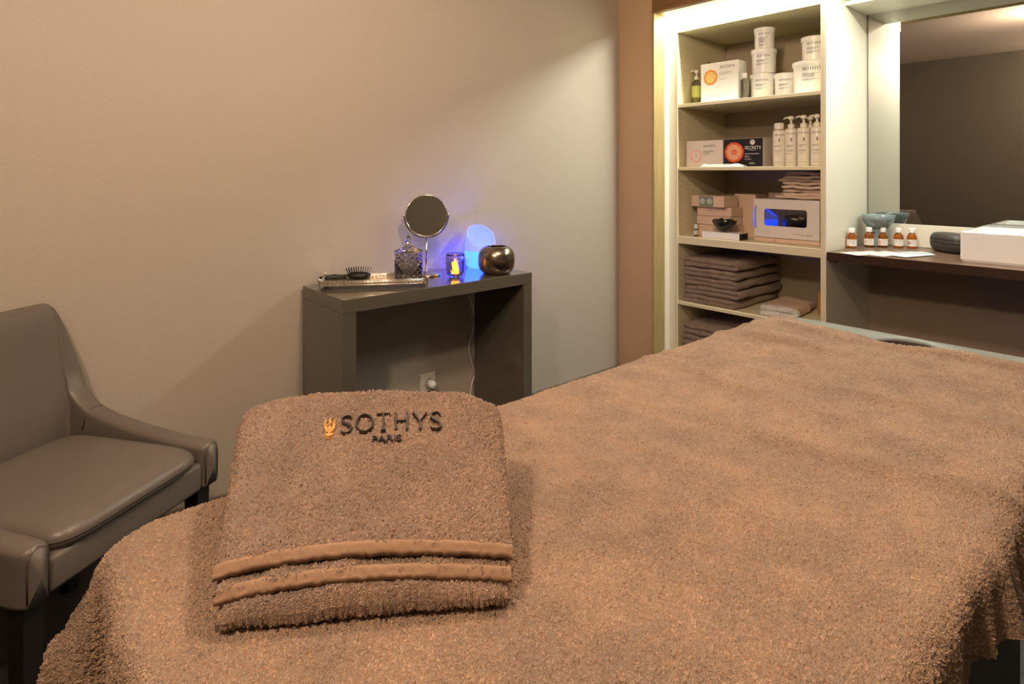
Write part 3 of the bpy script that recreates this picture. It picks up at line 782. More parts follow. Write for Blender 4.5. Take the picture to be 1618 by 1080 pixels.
for i in range(5):
    nl, th = ((2, .0225), (2, .0225), (2, .0235), (2, .0225), (2, .0225))[i]
    towel_at((2.972+.004*((i*7) % 3), 1.945-.006*(i % 2), zz), .315+.006*((i*5) % 3), .46, nl, th, 40+i*7, ol[i]+' taupe towel of the stack of five on the fourth shelf', M['towel'], 'taupe bath towels on the fourth shelf')
    zz += nl*th*1.03+.0035
zz = .101
o4 = ['lowest', 'second lowest', 'second from the top', 'topmost']
for i in range(4):
    towel_at((2.972+.003*(i % 2), 1.950, zz), .30+.005*(i % 2), .45, 2, .029, 90+i*7, o4[i]+' taupe towel of the stack on the bottom shelf', M['towel'], 'taupe bath towels on the bottom shelf')
    zz += 2*.029*1.03+.004
# rolled beige towel with white lining
t = thing('hand_towel', 'small folded beige towel with white face at the right of the fourth shelf', 'towel', (2.990, 1.505, Z4), .12)
me = fold_towel(.175, .30, 2, .024, 131, spiral=False); o = newobj('terry_body', me, mat('roll_terry', (206, 180, 156), rough=.9, bump=.8, bscale=220), t)
me = fold_towel(.178, .030, 2, .0246, 131, spiral=False); o = newobj('white_end', me, M['towel_white'], t); o.location = (-.012, .0015, .0002)
b = B(); q, w0 = font_quads('PARIS'); k = .05/w0
quads_into(b, [[(.03+p[0]*k, p[1]*k*.7) for p in qq] for qq in q], lambda a, c: (-.006+c*.9, -a, .0545)); part('embroidery', b, M['print'], t)
# cardboard box
t, wd = make_box('cardboard_box', 'brown cardboard box at the right end of the fourth shelf', 'box', 3.20, 1.30, 1.193, Z4, .115, .2, M['cardboard'])
b = B(); b.box(.0, wd, .0, .09, .1155, .118, rot=Matrix.Rotation(-.12, 3, 'X')); part('flap', b, M['cardboard'], t)

# ------------------------------------------------------------------ worktop things
ZC = CT+.0004
amber = None
alabs = ['amber bottle standing apart at the left end of the worktop', 'amber bottle with a pink printed label left of the oil burner', 'amber bottle in front of the oil burner base', 'fourth amber bottle, first to the right of the oil burner', 'rightmost amber bottle with a dark red spot on its label']
for i, (px, py) in enumerate(((1346.4, 390.1), (1373.1, 391.1), (1395, 391.7), (1419.4, 392.5), (1440.7, 393.1))):
    p = onZ(px, py-1.5, ZC)
    if i == 0: p.x, p.y = 3.19, 1.137
    t = thing('amber_bottle', alabs[i], 'bottle', p, 0, 'amber bottles on the worktop')
    r = .0215
    b = B(); b.lathe([(0, 0), (r*.92, 0), (r, .003), (r, .052), (r*.93, .060), (r*.62, .069), (r*.5, .073), (r*.5, .078), (0, .078)], 32); part('bottle', b, M['amber'], t, smooth=True)
    b = B(); b.lathe([(0, .074), (r*.62, .074), (r*.66, .076), (r*.66, .094), (r*.6, .0965), (0, .0965)], 28); part('cap', b, M['plastic'], t, auto=True)
    ang = camang(p.x, p.y); b = B(); n = 20
    for k in range(n):
        a, c = ang-1.35+2.7*k/n, ang-1.35+2.7*(k+1)/n; rr = r+.0006
        b.poly([(rr*math.cos(a), rr*math.sin(a), .010), (rr*math.cos(c), rr*math.sin(c), .010), (rr*math.cos(c), rr*math.sin(c), .042), (rr*math.cos(a), rr*math.sin(a), .042)])
    lb = part('label', b, M['label'], t, smooth=True)
    fn = wrapfn(r+.0006, ang, 0)
    b = B(); quads_into(b, bars([(-.002 if i in (1, 2, 4) else -.012, .016, .035, .002), (-.002 if i in (1, 2, 4) else -.012, .012, .029, .0015), (-.0, .014, .022, .0013), (-.0, .012, .017, .0013)]), fn); part('print', b, M['print_light'], lb)
    if i in (1, 2, 4):
        N = 16; rr = .0075; b = B(); quads_into(b, [[(-.0115+rr*math.cos(2*PI*k/N), .026+rr*math.sin(2*PI*k/N)) for k in range(N)]], fn)
        part('spot', b, {1: M['pinkflower'], 2: M['orange'], 4: mat('dark_red_print', (130, 30, 20), rough=.5)}[i], lb)
# oil burner
p = onZ(1388, 388.5, ZC)
t = thing('oil_burner', 'grey ceramic oil burner with a wide bowl behind the amber bottles', 'oil burner', (p.x-.005, p.y, ZC), .3)
b = B(); b.box(-.043, .043, -.043, .043, 0, .088, bev=.006, seg=3); part('base', b, M['greyceramic'], t, auto=True)
b = B(); bmesh.ops.create_uvsphere(b.bm, u_segments=16, v_segments=8, radius=.005, matrix=Matrix.Translation((-.0425, .018, .07)) @ Matrix.Scale(.2, 4, (1, 0, 0))); part('vent_hole', b, M['black'], t)
b = B(); b.lathe([(0, .088), (.040, .088), (.046, .091), (.070, .130), (.076, .157), (.073, .1575), (.063, .133), (.044, .097), (0, .095)], 48); part('bowl', b, M['greyceramic'], t, smooth=True)
# leaflets
def leaflet(name, label, px, py, wdt, h, rot, m, m2, z, group='leaflets fanned on the worktop'):
    p = onZ(px, py, ZC); b = B(); b.box(-wdt/2, wdt/2, -h/2, h/2, 0, .0012)
    o = thing(name, label, 'leaflet', (p.x, p.y, ZC+z), rot, group); part('sheet', b, m, o)
    b = B(); q = bars([(-wdt*.38, wdt*.3, -h*.3, .004), (-wdt*.38, wdt*.38, 0, .003), (-wdt*.38, wdt*.2, h*.2, .006)]); quads_into(b, q, lambda a, c: (a, c, .0016)); part('print', b, m2, o)
    return o
leaflet('leaflet', 'pale pink leaflet at the left of the fan in front of the bottles', 1367, 400.0, .10, .19, 1.15, M['pinkpaper'], M['print_light'], 0)
leaflet('leaflet', 'pink leaflet in the middle of the fan on the worktop', 1398, 401.5, .10, .19, 1.35, M['pinkpaper'], M['pinkflower'], .0016)
leaflet('leaflet', 'white and grey leaflet at the right of the fan on the worktop', 1437, 403.2, .10, .20, 1.25, M['whitepaper'], M['greypaper'], .0032)
leaflet('leaflet', 'small grey leaflet lying on top of the white one', 1446, 401, .07, .12, .9, M['greypaper'], M['whitepaper'], .0048)
# lip tube
p = onZ(1430, 389.5, ZC)
t = thing('lip_tube', 'tiny white tube with magenta cap lying between two amber bottles', 'tube', (p.x+.03, p.y+.005, ZC+.006), 0)
b = B(); b.tube([(0, .022, 0), (0, 0, 0)], .0055, 12); part('tube', b, M['plastic'], t, smooth=True)
b = B(); b.tube([(0, 0, 0), (0, -.017, 0)], .0062, 12); part('cap', b, M['magenta'], t, smooth=True)
# dark head cushion
p = onZ(1492, 398, ZC)
def puff(name, wx, wy, h, m, parent, nx=36, ny=30, power=3.2, round_z=2.6):
    """pillow on a superellipse outline, polar rings"""
    T = np.concatenate([np.linspace(0, .85, 14)[1:], .85+.15*np.sin(np.linspace(0, PI/2, 14))[1:]]); A = np.linspace(0, 2*PI, 145)
    Tg, Ag = np.meshgrid(T, A, indexing='ij'); q = 2/power
    cx = np.sign(np.cos(Ag))*np.abs(np.cos(Ag))**q; cy = np.sign(np.sin(Ag))*np.abs(np.sin(Ag))**q
    k = np.clip(1-Tg**(power*round_z), 0, 1)**.5
    up = np.stack([Tg*cx*wx/2, Tg*cy*wy/2, h*(.5+.5*k)], -1); dn = np.stack([Tg*cx*wx/2, Tg*cy*wy/2, h*(.5-.5*k)], -1)
    P = np.concatenate([up, dn[::-1]], 0)
    z0 = np.zeros((1, len(A), 3)); zt = z0.copy(); zt[..., 2] = h; 
    P = np.concatenate([zt, P, z0], 0)
    return newobj(name, grid_mesh(P[:, ::-1]), m, parent)
t = thing('head_cushion', 'dark grey padded head cushion tucked beside the white basin', 'cushion', (3.368, .776, ZC), math.radians(-46))
puff('pad', .115, .205, .088, M['sphdark'], t, power=3.0)
b = B(); b.tube([(.056*math.copysign(abs(math.cos(a))**.66, math.cos(a)), .100*math.copysign(abs(math.sin(a))**.66, math.sin(a)), .062) for a in [2*PI*k/400 for k in range(400)]], .0022, 6, closed=True, flat=True); part('piping', b, M['black'], t, smooth=True)
# basin
t = thing('wash_basin', 'rectangular white ceramic vessel basin on the brown worktop', 'basin', (3.03, .667, ZC))
b = B(); X1, Y1, H = XM-.016-3.03, .62, .1265
def ring_rect(b, x0, x1, y0, y1, z, r=.012):
    return [b.bm.verts.new((a, c, z)) for a, c in rrect(x0, x1, y0, y1, r, 4)]
R = [ring_rect(b, .006, X1-.002, -Y1, -.006, 0), ring_rect(b, 0, X1, -Y1, 0, .012), ring_rect(b, 0, X1, -Y1, 0, H-.003), ring_rect(b, .003, X1-.002, -Y1+.003, -.003, H),
     ring_rect(b, .014, X1-.115, -Y1+.014, -.014, H, .02), ring_rect(b, .018, X1-.12, -Y1+.02, -.02, H-.006, .022), ring_rect(b, .05, X1-.15, -Y1+.06, -.06, .03, .03)]
for a, c in zip(R[:-1], R[1:]):
    for k in range(len(a)): b.bm.faces.new((a[k], a[(k+1) % len(a)], c[(k+1) % len(a)], c[k]))
b.bm.faces.new(R[0]); b.bm.faces.new(list(reversed(R[-1])))
part('bowl', b, M['ceramic'], t)
b = B(); b.lathe([(0, 0), (.022, 0), (.022, .003), (0, .004)], 24, center=(.15, -.31, .031)); part('drain', b, M['chrome'], t)

# ------------------------------------------------------------------ console table
CZ = .768
t = thing('console_table', 'glossy taupe console table with slab legs against the wallpapered wall', 'console table', (.9, 1.906, 0))
L = .868; D = DL-1.906-.016
b = B(); b.box(0, L, 0, D, CZ-.047, CZ, bev=.0015); part('tabletop', b, M['console'], t)
b = B(); b.box(0, .048, .0005, D, 0, CZ-.0475, bev=.0015); part('leg', b, M['console'], t)
b = B(); b.box(L-.048, L, .0005, D, 0, CZ-.0475, bev=.0015); part('leg', b, M['console'], t)

# socket and plug
p = onY(675, 601, DL)
t = thing('wall_socket', 'square white wall socket under the console table', 'socket', (p.x, DL, p.z-.005))
b = B(); b.box(-.041, .041, -.010, 0, -.041, .041, bev=.003); part('plate', b, M['socket'], t)
b = B(); b.lathe([(.0225, 0), (.0225, .003), (.0195, .003), (.0195, -.008)], 32); o = part('recess', b, M['socket'], t, smooth=True); o.rotation_euler = (PI/2, 0, 0); o.location = (0, -.010, 0)
t2 = thing('wall_plug', 'white plug pushed into the wall socket under the console', 'plug', (p.x+.002, DL-.0105, p.z-.008))
b = B(); b.lathe([(0, .042), (.012, .042), (.0165, .034), (.0185, .002), (0, .002)], 28); o = part('plug_body', b, M['plastic'], t2, smooth=True); o.rotation_euler = (PI/2, 0, 0)
# cable
pts = [onY(749, 467, 2.263), onY(748, 490, 2.263), onY(750, 510, 2.263), onY(745, 530, 2.255), onY(741, 548, 2.25), onY(745, 570, 2.25), onY(750, 590, 2.255), onY(745, 608, 2.25), onY(741, 640, 2.25)]
pts = [Vector((1.648+.003*math.sin(i*1.3), 2.262, .722-.0)) if i == 0 else q for i, q in enumerate(pts)]
PP = []
for i in range(len(pts)-1):
    for k in range(6):
        s = k/6; a = pts[max(i-1, 0)]; bb = pts[i]; c = pts[i+1]; d = pts[min(i+2, len(pts)-1)]
        PP.append(.5*((2*bb)+(-a+c)*s+(2*a-5*bb+4*c-d)*s*s+(-a+3*bb-3*c+d)*s**3))
b = B(); b.tube([tuple(q) for q in PP], .0022, 6)
tag(part('power_cable', b, M['plastic'], None, smooth=True), 'thin white power cable hanging behind the console table', 'cable')

# tray
ZT = CZ+.0003
tw, td = .390, .150
A = Vector((.912, 2.128, 0)); Bp = Vector((1.243, 1.924, 0)); dirt = (Bp-A).normalized()
tr = thing('vanity_tray', 'rectangular antique silver tray with pierced gallery rim on the console table', 'tray', (A.x, A.y, ZT), math.atan2(dirt.y, dirt.x))
b = B(); b.box(0, tw, 0, td, .012, .015, bev=.001); part('plate', b, M['antique'], tr)
def gallery(b, p0, p1, z0, z1):
    p0 = Vector(p0); p1 = Vector(p1); Ln = (p1-p0).length; n = int(Ln/.0135)
    if abs(p1.x-p0.x) > abs(p1.y-p0.y): b.box(min(p0.x, p1.x), max(p0.x, p1.x), p0.y-.0004, p0.y+.0004, z0, z1)
    else: b.box(p0.x-.0004, p0.x+.0004, min(p0.y, p1.y), max(p0.y, p1.y), z0, z1)
    for z in (z0, z1): b.tube([(p0.x, p0.y, z), (p1.x, p1.y, z)], .0022, 6)
    u = (p1-p0)/Ln; rad = (z1-z0)/2*.92
    for k in range(n):
        c = p0+u*Ln*(k+.5)/n
        b.tube([(c.x+u.x*rad*.8*math.cos(a), c.y+u.y*rad*.8*math.cos(a), (z0+z1)/2+rad*math.sin(a)) for a in [2*PI*j/8 for j in range(8)]], .0017, 4, closed=True)
        b.ball((c.x, c.y, (z0+z1)/2), .0018, 1)
for (p0, p1) in (((0, 0), (tw, 0)), ((tw, 0), (tw, td)), ((tw, td), (0, td)), ((0, td), (0, 0))):
    b = B(); gallery(b, (*p0, 0), (*p1, 0), .014, .030); part('rim', b, M['antique'], tr, smooth=True)
for (x, y) in ((0, 0), (tw, 0), (tw, td), (0, td)):
    b = B(); b.lathe([(0, 0), (.005, 0), (.0065, .004), (.004, .010), (.0045, .014), (.0045, .033), (.006, .036), (.004, .040), (0, .0415)], 16, center=(x, y, 0)); part('corner_foot', b, M['antique'], tr, smooth=True)
# glass jar on the tray
pj = (1.228, 2.028, ZT+.0152)
t = thing('glass_jar', 'cut glass jar with diamond pattern and pointed lid on the silver tray', 'jar', pj)
def dia(r, a, z, q=.05):
    u = a*12/(2*PI)*1.0; v = z/.0215
    return r*(1+q*(1-2*abs(((u+v) % 1)-.5)*2)*.5+q*(1-2*abs(((u-v) % 1)-.5)*2)*.5)
b = B(); zs = [i*.106/60 for i in range(61)]
b.lathe([(0, 0)]+[(.053, z) for z in zs]+[(.050, .106)]+[(.050, .106-.001), (.050, .006), (0, .006)], 144, rfun=lambda r, a, z: dia(r, a, z) if r > .052 else r)
part('body', b, M['smoke'], t, smooth=True)
b = B(); b.lathe([(0, .107), (.055, .107), (.0555, .111), (.052, .115), (.036, .121), (.02, .128), (.009, .136), (.006, .140), (.012, .146), (.0135, .152), (.009, .162), (.004, .170), (.005, .174), (.003, .180), (0, .182)], 16); part('lid', b, M['smoke'], t)
# hairbrush
t = thing('hair_brush', 'black hairbrush lying bristles up on the silver tray', 'hairbrush', (0, 0, 0))
pb = onZ(551, 439, ZT+.018); t.location = (pb.x, pb.y, ZT+.0158); t.rotation_euler = (0, 0, tr.rotation_euler[2]+.03); t.scale = (1.25, 1.0, 1.1)
b = B()
b.tube([(-.088, 0, .006), (-.07, 0, .006), (-.04, 0, .009), (-.022, 0, .0075), (-.008, 0, .009)], [.004, .0055, .008, .006, .007], 12); part('handle', b, M['black'], t, smooth=True)
b = B(); b.ball((.03, 0, .012), .013, 3, (2.9, 1.8, .95)); part('head', b, M['black'], t, smooth=True)
b = B()
for i in range(11):
    for j in range(5):
        x = .03+(i-5)*.0062; y = (j-2)*.0076; k = 1-((x-.03)/.038)**2-(y/.024)**2
        if k > 0: b.tube([(x, y, .016), (x+(x-.03)*.22, y*1.2, .030+.012*k**.4)], .0007, 4)
part('bristle', b, M['black'], t)['kind'] = 'stuff'
# magnifying mirror
pm = (1.388, 2.150, ZT)
t = thing('makeup_mirror', 'round swivel makeup mirror on a thin chrome stand on the console', 'mirror', pm, math.atan2(-pm[1], -pm[0])+math.radians(3))
b = B(); b.lathe([(0, 0), (.062, 0), (.064, .003), (.060, .008), (.02, .011), (.006, .014), (0, .014)], 40); part('base', b, M['chrome'], t, smooth=True)
b = B(); b.tube([(0, 0, .012), (0, 0, .155)], .004, 12); part('pole', b, M['chrome'], t, smooth=True)
zc = .249; R0 = .088
b = B(); b.tube([(0, R0*1.05*math.cos(a), zc+R0*1.05*math.sin(a)) for a in [PI+ -.12+ (PI+.24)*k/30 for k in range(31)]], .003, 8)
b.ball((0, R0*1.05, zc), .006, 2); b.ball((0, -R0*1.05, zc), .006, 2); part('yoke', b, M['chrome'], t, smooth=True)
hd = bpy.data.objects.new('x', None); bpy.data.objects.remove(hd)
b = B(); b.lathe([(R0-.004, -.006), (R0, -.006), (R0+.001, 0), (R0, .006), (R0-.004, .006), (R0-.004, -.006)], 48); fr = part('frame', b, M['chrome'], t, smooth=True); fr.rotation_euler = (0, PI/2-.10, 0); fr.location = (0, 0, zc)
b = B(); b.lathe([(0, .0045), (R0-.003, .0045), (R0-.003, -.0045), (0, -.0045)], 48); gl = part('mirror_glass', b, M['mirror'], t); gl.rotation_euler = (0, PI/2-.10, 0); gl.location = (0, 0, zc)
# candle jar
pc = onZ(719.5, 437, ZT)
t = thing('candle_holder', 'small textured glass candle holder glowing orange on the console', 'candle holder', (pc.x, pc.y, ZT))
def knob(r, a, z): return r*(1+.05*math.sin(a*11+z*420)*math.sin(z*300))
b = B(); zs = [.004+i*.078/30 for i in range(31)]
b.lathe([(0, 0), (.026, 0)]+[(.029+.010*math.sin(min(1, (z/.06))*PI/2), z) for z in zs]+[(.035, .086), (.038, .090), (.038, .096), (.034, .096), (.033, .086), (.033, .02), (.02, .006), (0, .006)], 64, rfun=lambda r, a, z: knob(r, a, z) if .004 < z < .08 and r > .028 and r != .033 else r)
part('glass', b, M['smoke'], t, smooth=True)
b = B(); b.tube([(.041*math.cos(a), .041*math.sin(a), .083) for a in [2*PI*k/24 for k in range(24)]], .0014, 6, closed=True)
for sg in (1, -1):
    dx, dy = RT[0]*sg, RT[1]*sg
    b.tube([(dx*(.043+.009*math.sin(a)), dy*(.043+.009*math.sin(a)), .070+.012*math.cos(a)) for a in [PI*2*k/12 for k in range(12)]], .0012, 5, closed=True)
part('wire_handle', b, M['antique'], t, smooth=True)
b = B(); b.lathe([(0, .008), (.014, .010), (.016, .03), (.013, .055), (.006, .070), (0, .074)], 20); part('candle', b, M['flame'], t, smooth=True)
# blue lamp
pl = Vector((1.690, 2.170, ZT))
t = thing('mood_lamp', 'egg shaped frosted lamp glowing blue with a slanted open top', 'lamp', pl)
HL = .205; RL = .071
def eggr(z): 
    u = z/HL; return RL*(.80+.20*math.sin(min(1, u/.38)*PI/2)) if u < .38 else RL*math.sqrt(max(0, 1-((u-.38)/.78)**2))
right = Vector((RT[0], RT[1], 0))
def cutz(x, y): return .150-.62*(x*right.x+y*right.y)-.10*(x*FW[0]+y*FW[1])*-1
n1, n2 = 40, 56
P = np.zeros((n1*2, n2, 3))
for j in range(n2):
    a = 2*PI*j/(n2-1)
    # find the cut height along this meridian
    zc2 = .15
    for _ in range(30):
        r = eggr(zc2); zc2 = .5*zc2+.5*min(HL*.995, max(.09, .150-.30*(r*math.cos(a)*right.x+r*math.sin(a)*right.y)+.72*(r*math.cos(a)*FW[0]+r*math.sin(a)*FW[1])))
    for i in range(n1):
        z = .078+(zc2-.078)*i/(n1-1); r = eggr(z); P[i, j] = (r*math.cos(a), r*math.sin(a), z)
        r2 = max(.001, r-.004); P[2*n1-1-i, j] = (r2*math.cos(a), r2*math.sin(a), z+(0 if i < n1-1 else -.0005))
newobj('shade', grid_mesh(P), M['lampshade'], t)
b = B(); b.lathe([(0, 0), (eggr(0)*.93, 0)]+[(eggr(.004+i*.074/12), .004+i*.074/12) for i in range(13)]+[(0, .0785)], 48); part('light_base', b, M['lampglow'], t, smooth=True)
b = B(); b.lathe([(0, .079), (.03, .079), (.03, .084), (0, .084)], 20); part('bulb', b, M['lamphid'], t)
# pewter bowl
pw = (1.640, 1.992, ZT)
t = thing('pewter_vase', 'squat round pewter vase at the right end of the console table', 'vase', pw)
prof = [(0, 0), (.048, 0), (.062, .006), (.074, .022), (.0785, .045), (.0785, .068), (.074, .090), (.063, .106), (.050, .1145), (.044, .116), (.041, .1145), (.043, .108), (.06, .092), (.07, .06), (.06, .02), (0, .006)]
b = B(); b.lathe([tuple(q) for q in catmull(prof, 3)], 64); part('body', b, M['pewter'], t, smooth=True)
# two tiny dark crumbs are left out

# ------------------------------------------------------------------ armchair
FR_ = Vector((.474, 1.790, 0)); FL_ = Vector((.045, 1.490, 0)); cw = (FR_-FL_).length
cang = math.atan2((FR_-FL_).y, (FR_-FL_).x)
ctr = (FR_+FL_)/2
t = thing('lounge_chair', 'taupe leather lounge chair with low sloping arms against the wall', 'armchair', ctr, cang)
# local: x right, y back (+), front at y=0
hw = cw/2; th = .056; dep = .478
def topz(y):
    ys = [0, .1, .22, .33, .39, .425, .45, .48]; zs = [.470, .476, .491, .512, .531, .560, .60, .66]
    return float(np.interp(y, ys, zs))
# U path
path = []
rc = .036
for s in np.linspace(0, dep-rc, 40): path.append((-hw+th/2, s, 'L'))
for a in np.linspace(PI, PI/2, 12)[1:]: path.append((-hw+th/2+rc+rc*math.cos(a), dep-rc+rc*math.sin(a), 'C'))
for s in np.linspace(-hw+th/2+rc, hw-th/2-rc, 24)[1:]: path.append((s, dep, 'B'))
for a in np.linspace(PI/2, 0, 12)[1:]: path.append((hw-th/2-rc+rc*math.cos(a), dep-rc+rc*math.sin(a), 'C'))
for s in np.linspace(dep-rc, 0, 40)[1:]: path.append((hw-th/2, s, 'R'))
PT = np.array([(p[0], p[1]) for p in path]); TT = np.gradient(PT, axis=0); TT /= np.linalg.norm(TT, axis=1)[:, None]; NN = np.stack([-TT[:, 1], TT[:, 0]], 1)
zb0 = .355
ns = 40; G = np.zeros((ns, len(path), 3))
for j, (x, y, k) in enumerate(path):
    yy = PT[j, 1]; e = max(0., (yy-.33)/(dep-.33))
    zt = topz(min(yy, .425)) if k in 'LR' else None
    if k in 'LR': zt = topz(yy)
    if k in 'CB': 
        zt = float(np.interp(yy, [dep-rc, dep-rc*.75, dep-rc*.3, dep], [topz(dep-rc), .665, .80, .823]))
    fr = min(1, max(0, yy)/.02)  # front edge rounding
    r = th*.30
    # cross-section loop (rounded rectangle): inner side up, over the top, outer side down, bottom
    H = zt-zb0
    loop = []
    for q in np.linspace(0, 1, 10): loop.append((-th/2, r*.4+(H-r*1.4)*q))
    for q in np.linspace(PI, 0, 12)[1:-1]: loop.append((th/2*math.cos(q)*1.0, H-r+r*math.sin(q)))
    for q in np.linspace(1, 0, 10): loop.append((th/2, r*.4+(H-r*1.4)*q))
    for q in np.linspace(0, 1, 10): loop.append((th/2-th*q, 0))
    for i, (o_, z_) in enumerate(loop):
        z = zb0+z_
        rec = max(0, z-.52)*.19*np.clip((yy-.30)/.15, 0, 1)
        o2 = o_*(.72+.28*math.sqrt(fr) if fr < 1 else 1)
        G[i, j] = (PT[j, 0]+NN[j, 0]*o2*-1, PT[j, 1]+NN[j, 1]*o2*-1+rec+(0 if fr >= 1 else -.006*(1-fr)), z)
shell = newobj('frame', grid_mesh(G, closed_u=True), M['leather'], t)
bmx = bmesh.new(); bmx.from_mesh(shell.data)
bmx.verts.ensure_lookup_table()
for j in (0, len(path)-1):
    bmx.verts.ensure_lookup_table()
    vs = [bmx.verts[i*len(path)+j] for i in range(ns)]
    c = bmx.verts.new(sum((v.co for v in vs), Vector())/ns+Vector((0, -.010, 0)))
    for i in range(ns): bmx.faces.new((vs[i], vs[(i+1) % ns], c))
bmesh.ops.recalc_face_normals(bmx, faces=bmx.faces)
bmx.to_mesh(shell.data); bmx.free()
shell.data.polygons.foreach_set('use_smooth', [True]*len(shell.data.polygons))
# piping seams on the arm fronts
for sg in (-1, 1):
    b = B(); x = sg*(hw-th/2)
    b.tube([(x-.021, -.006, zb0+.01), (x-.022, -.006, .44), (x-.016, -.006, .458), (x, -.006, .466), (x+.016, -.006, .458), (x+.022, -.006, .44), (x+.021, -.006, zb0+.01)], .0018, 6)
    part('piping', b, M['seam'], shell, smooth=True)
    b = B(); xi = sg*(hw-th)
    b.tube([(xi-sg*.001, .40, .47), (xi-sg*.0005, .392, .51), (xi+sg*.012, .385, .5265), (xi+sg*.028, .382, .529), (xi+sg*.044, .38, .526), (xi+sg*.0568, .378, .50)], .0016, 6); part('piping', b, M['seam'], shell, smooth=True)
b = B(); b.box(-hw+th-.004, hw-th+.004, -.001, .055, .350, .425, bev=.012, seg=4); part('seat_rail', b, M['leather'], t, smooth=True)
b = B(); b.box(-hw+th-.004, hw-th+.004, .05, dep-.02, .36, .405); part('seat_deck', b, M['leather'], t)
# seat cushion
cw2 = (hw-th)*2-.004
cu = puff('seat_cushion', cw2, .455, .070, M['leather'], t, nx=90, ny=90, power=7, round_z=1.2)
cu.location = (0, .212, .408)
b = B(); b.tube([(cw2/2*math.copysign(abs(math.cos(a))**.285, math.cos(a)), .2275*math.copysign(abs(math.sin(a))**.285, math.sin(a)), .036) for a in [2*PI*k/400 for k in range(400)]], .0016, 6, closed=True, flat=True); o = part('piping', b, M['seam'], cu, smooth=True)
b = B(); b.tube([(0, dep-th/2-.001+.19*max(0, z-.52), z) for z in np.linspace(.48, .80, 12)], .0012, 6); part('stitching', b, M['seam'], shell, smooth=True)
for (x, y) in ((-hw+.035, .035), (hw-.035, .035), (-hw+.04, dep-.03), (hw-.04, dep-.03)):
    b = B(); vs = b.box(x-.022, x+.022, y-.022, y+.022, 0, .352, bev=.002)
    for v in b.bm.verts:
        k = 1-v.co.z/.352; v.co.x = x+(v.co.x-x)*(1-.25*k); v.co.y = y+(v.co.y-y)*(1-.25*k)+(.02*k if y > .2 else 0)
    part('leg', b, M['blackwood'], t)

# ------------------------------------------------------------------ massage bed
BX0, BX1, BY0, BY1 = .135, 2.045, .200, .908
ZB = .722
t = thing('massage_bed', 'grey padded massage bed with a face hole, covered by a caramel terry sheet', 'massage bed', ((BX0+BX1)/2, (BY0+BY1)/2, 0))
cxm, cym = (BX0+BX1)/2, (BY0+BY1)/2
# mattress with face hole: outer rounded rect, hole ellipse
hx, hy, hr = 1.910-cxm, .54-cym, .080
N = 64
outer = []
def rr_at(a, x0, x1, y0, y1, cx, cy):
    dx, dy = math.cos(a), math.sin(a)
    k = min(((x1-cx)/dx if dx > 1e-9 else ((x0-cx)/dx if dx < -1e-9 else 1e9)), ((y1-cy)/dy if dy > 1e-9 else ((y0-cy)/dy if dy < -1e-9 else 1e9)))
    return (cx+dx*k, cy+dy*k)
x0, x1, y0, y1 = BX0-cxm, BX1-cxm, BY0-cym, BY1-cym
b = B()
angs = sorted([2*PI*k/N for k in range(N)]+[math.atan2(yy-hy, xx-hx) % (2*PI) for xx in (x0, x1) for yy in (y0, y1)])
def ringv(f, z): return [b.bm.verts.new((*f(a), z)) for a in angs]
def shr(d): return lambda a: rr_at(a, x0+d, x1-d, y0+d, y1-d, hx, hy)
hole = lambda k: (lambda a: (hx+hr*1.02*k*math.cos(a), hy+hr*k*math.sin(a)))
RR = [ringv(hole(.9), ZB-.10), ringv(hole(.92), ZB-.03), ringv(hole(1.0), ZB-.008), ringv(hole(1.12), ZB), ringv(shr(.03), ZB), ringv(shr(.010), ZB-.006), ringv(shr(0), ZB-.022), ringv(shr(0), ZB-.085), ringv(shr(.01), ZB-.10)]
for i, (a, c) in enumerate(zip(RR[:-1], RR[1:])):
    for k in range(len(a)):
        f = b.bm.faces.new((a[k], a[(k+1) % len(a)], c[(k+1) % len(a)], c[k])); f.material_index = 1 if i < 2 else 0
f = b.bm.faces.new(RR[0]); f.material_index = 1; b.bm.faces.new(RR[-1])
me = b.me(); o = newobj('mattress', me, [M['vinyl'], M['hole']], t, smooth=True)
md = o.modifiers.new('e', 'EDGE_SPLIT'); md.split_angle = .7
b = B(); b.box(x0+.02, x1-.02, y0+.02, y1-.02, ZB-.155, ZB-.101, bev=.004); part('frame_rail', b, M['vinyl_shaded'], t)
b = B(); b.box(.35-cxm, 1.36-cxm, y0+.012, y1-.06, .10, ZB-.156, bev=.004); part('pedestal', b, M['vinyl_shaded'], t)
b = B(); b.box(.30-cxm, 1.5-cxm, y0+.05, y1-.05, 0, .10, bev=.006); part('foot', b, M['black'], t)

# terry sheet draped over the bed
xa = np.concatenate([np.arange(-.32, .75, .0016), np.arange(.75, 1.3, .0024), np.arange(1.3, 1.927, .0032)])
ya = np.concatenate([np.arange(BY0-.118, BY1+.165, .0019)])
Xg, Yg = np.meshgrid(xa, ya, indexing='ij')
TH = .013
RC = .060
# far hem dips around the face hole
edge = 1.922-.054*np.exp(-((Yg-.56)/.085)**2)-.006*vnoise(Yg, Yg*0, .12, 5)
Xs = np.where(Xg > 1.5, 1.5+(Xg-1.5)*(edge-1.5)/(1.927-1.5), Xg)
bx0, by0, by1 = BX0-.010, BY0-.004, BY1+.003
ix0, iy0, iy1 = bx0+RC, by0+RC, by1-RC
cxp = np.maximum(Xs, ix0); cyp = np.clip(Yg, iy0, iy1)
dx, dy = Xs-cxp, Yg-cyp; dist = np.hypot(dx, dy)+1e-9; ux, uy = dx/dist, dy/dist
e = np.maximum(0, dist-RC); RO = .028
ang = np.minimum(e/RO, PI/2)
outd = RO*np.sin(ang); drop = RO*(1-np.cos(ang))+np.maximum(0, e-RO*PI/2)
flat = np.minimum(dist, RC)
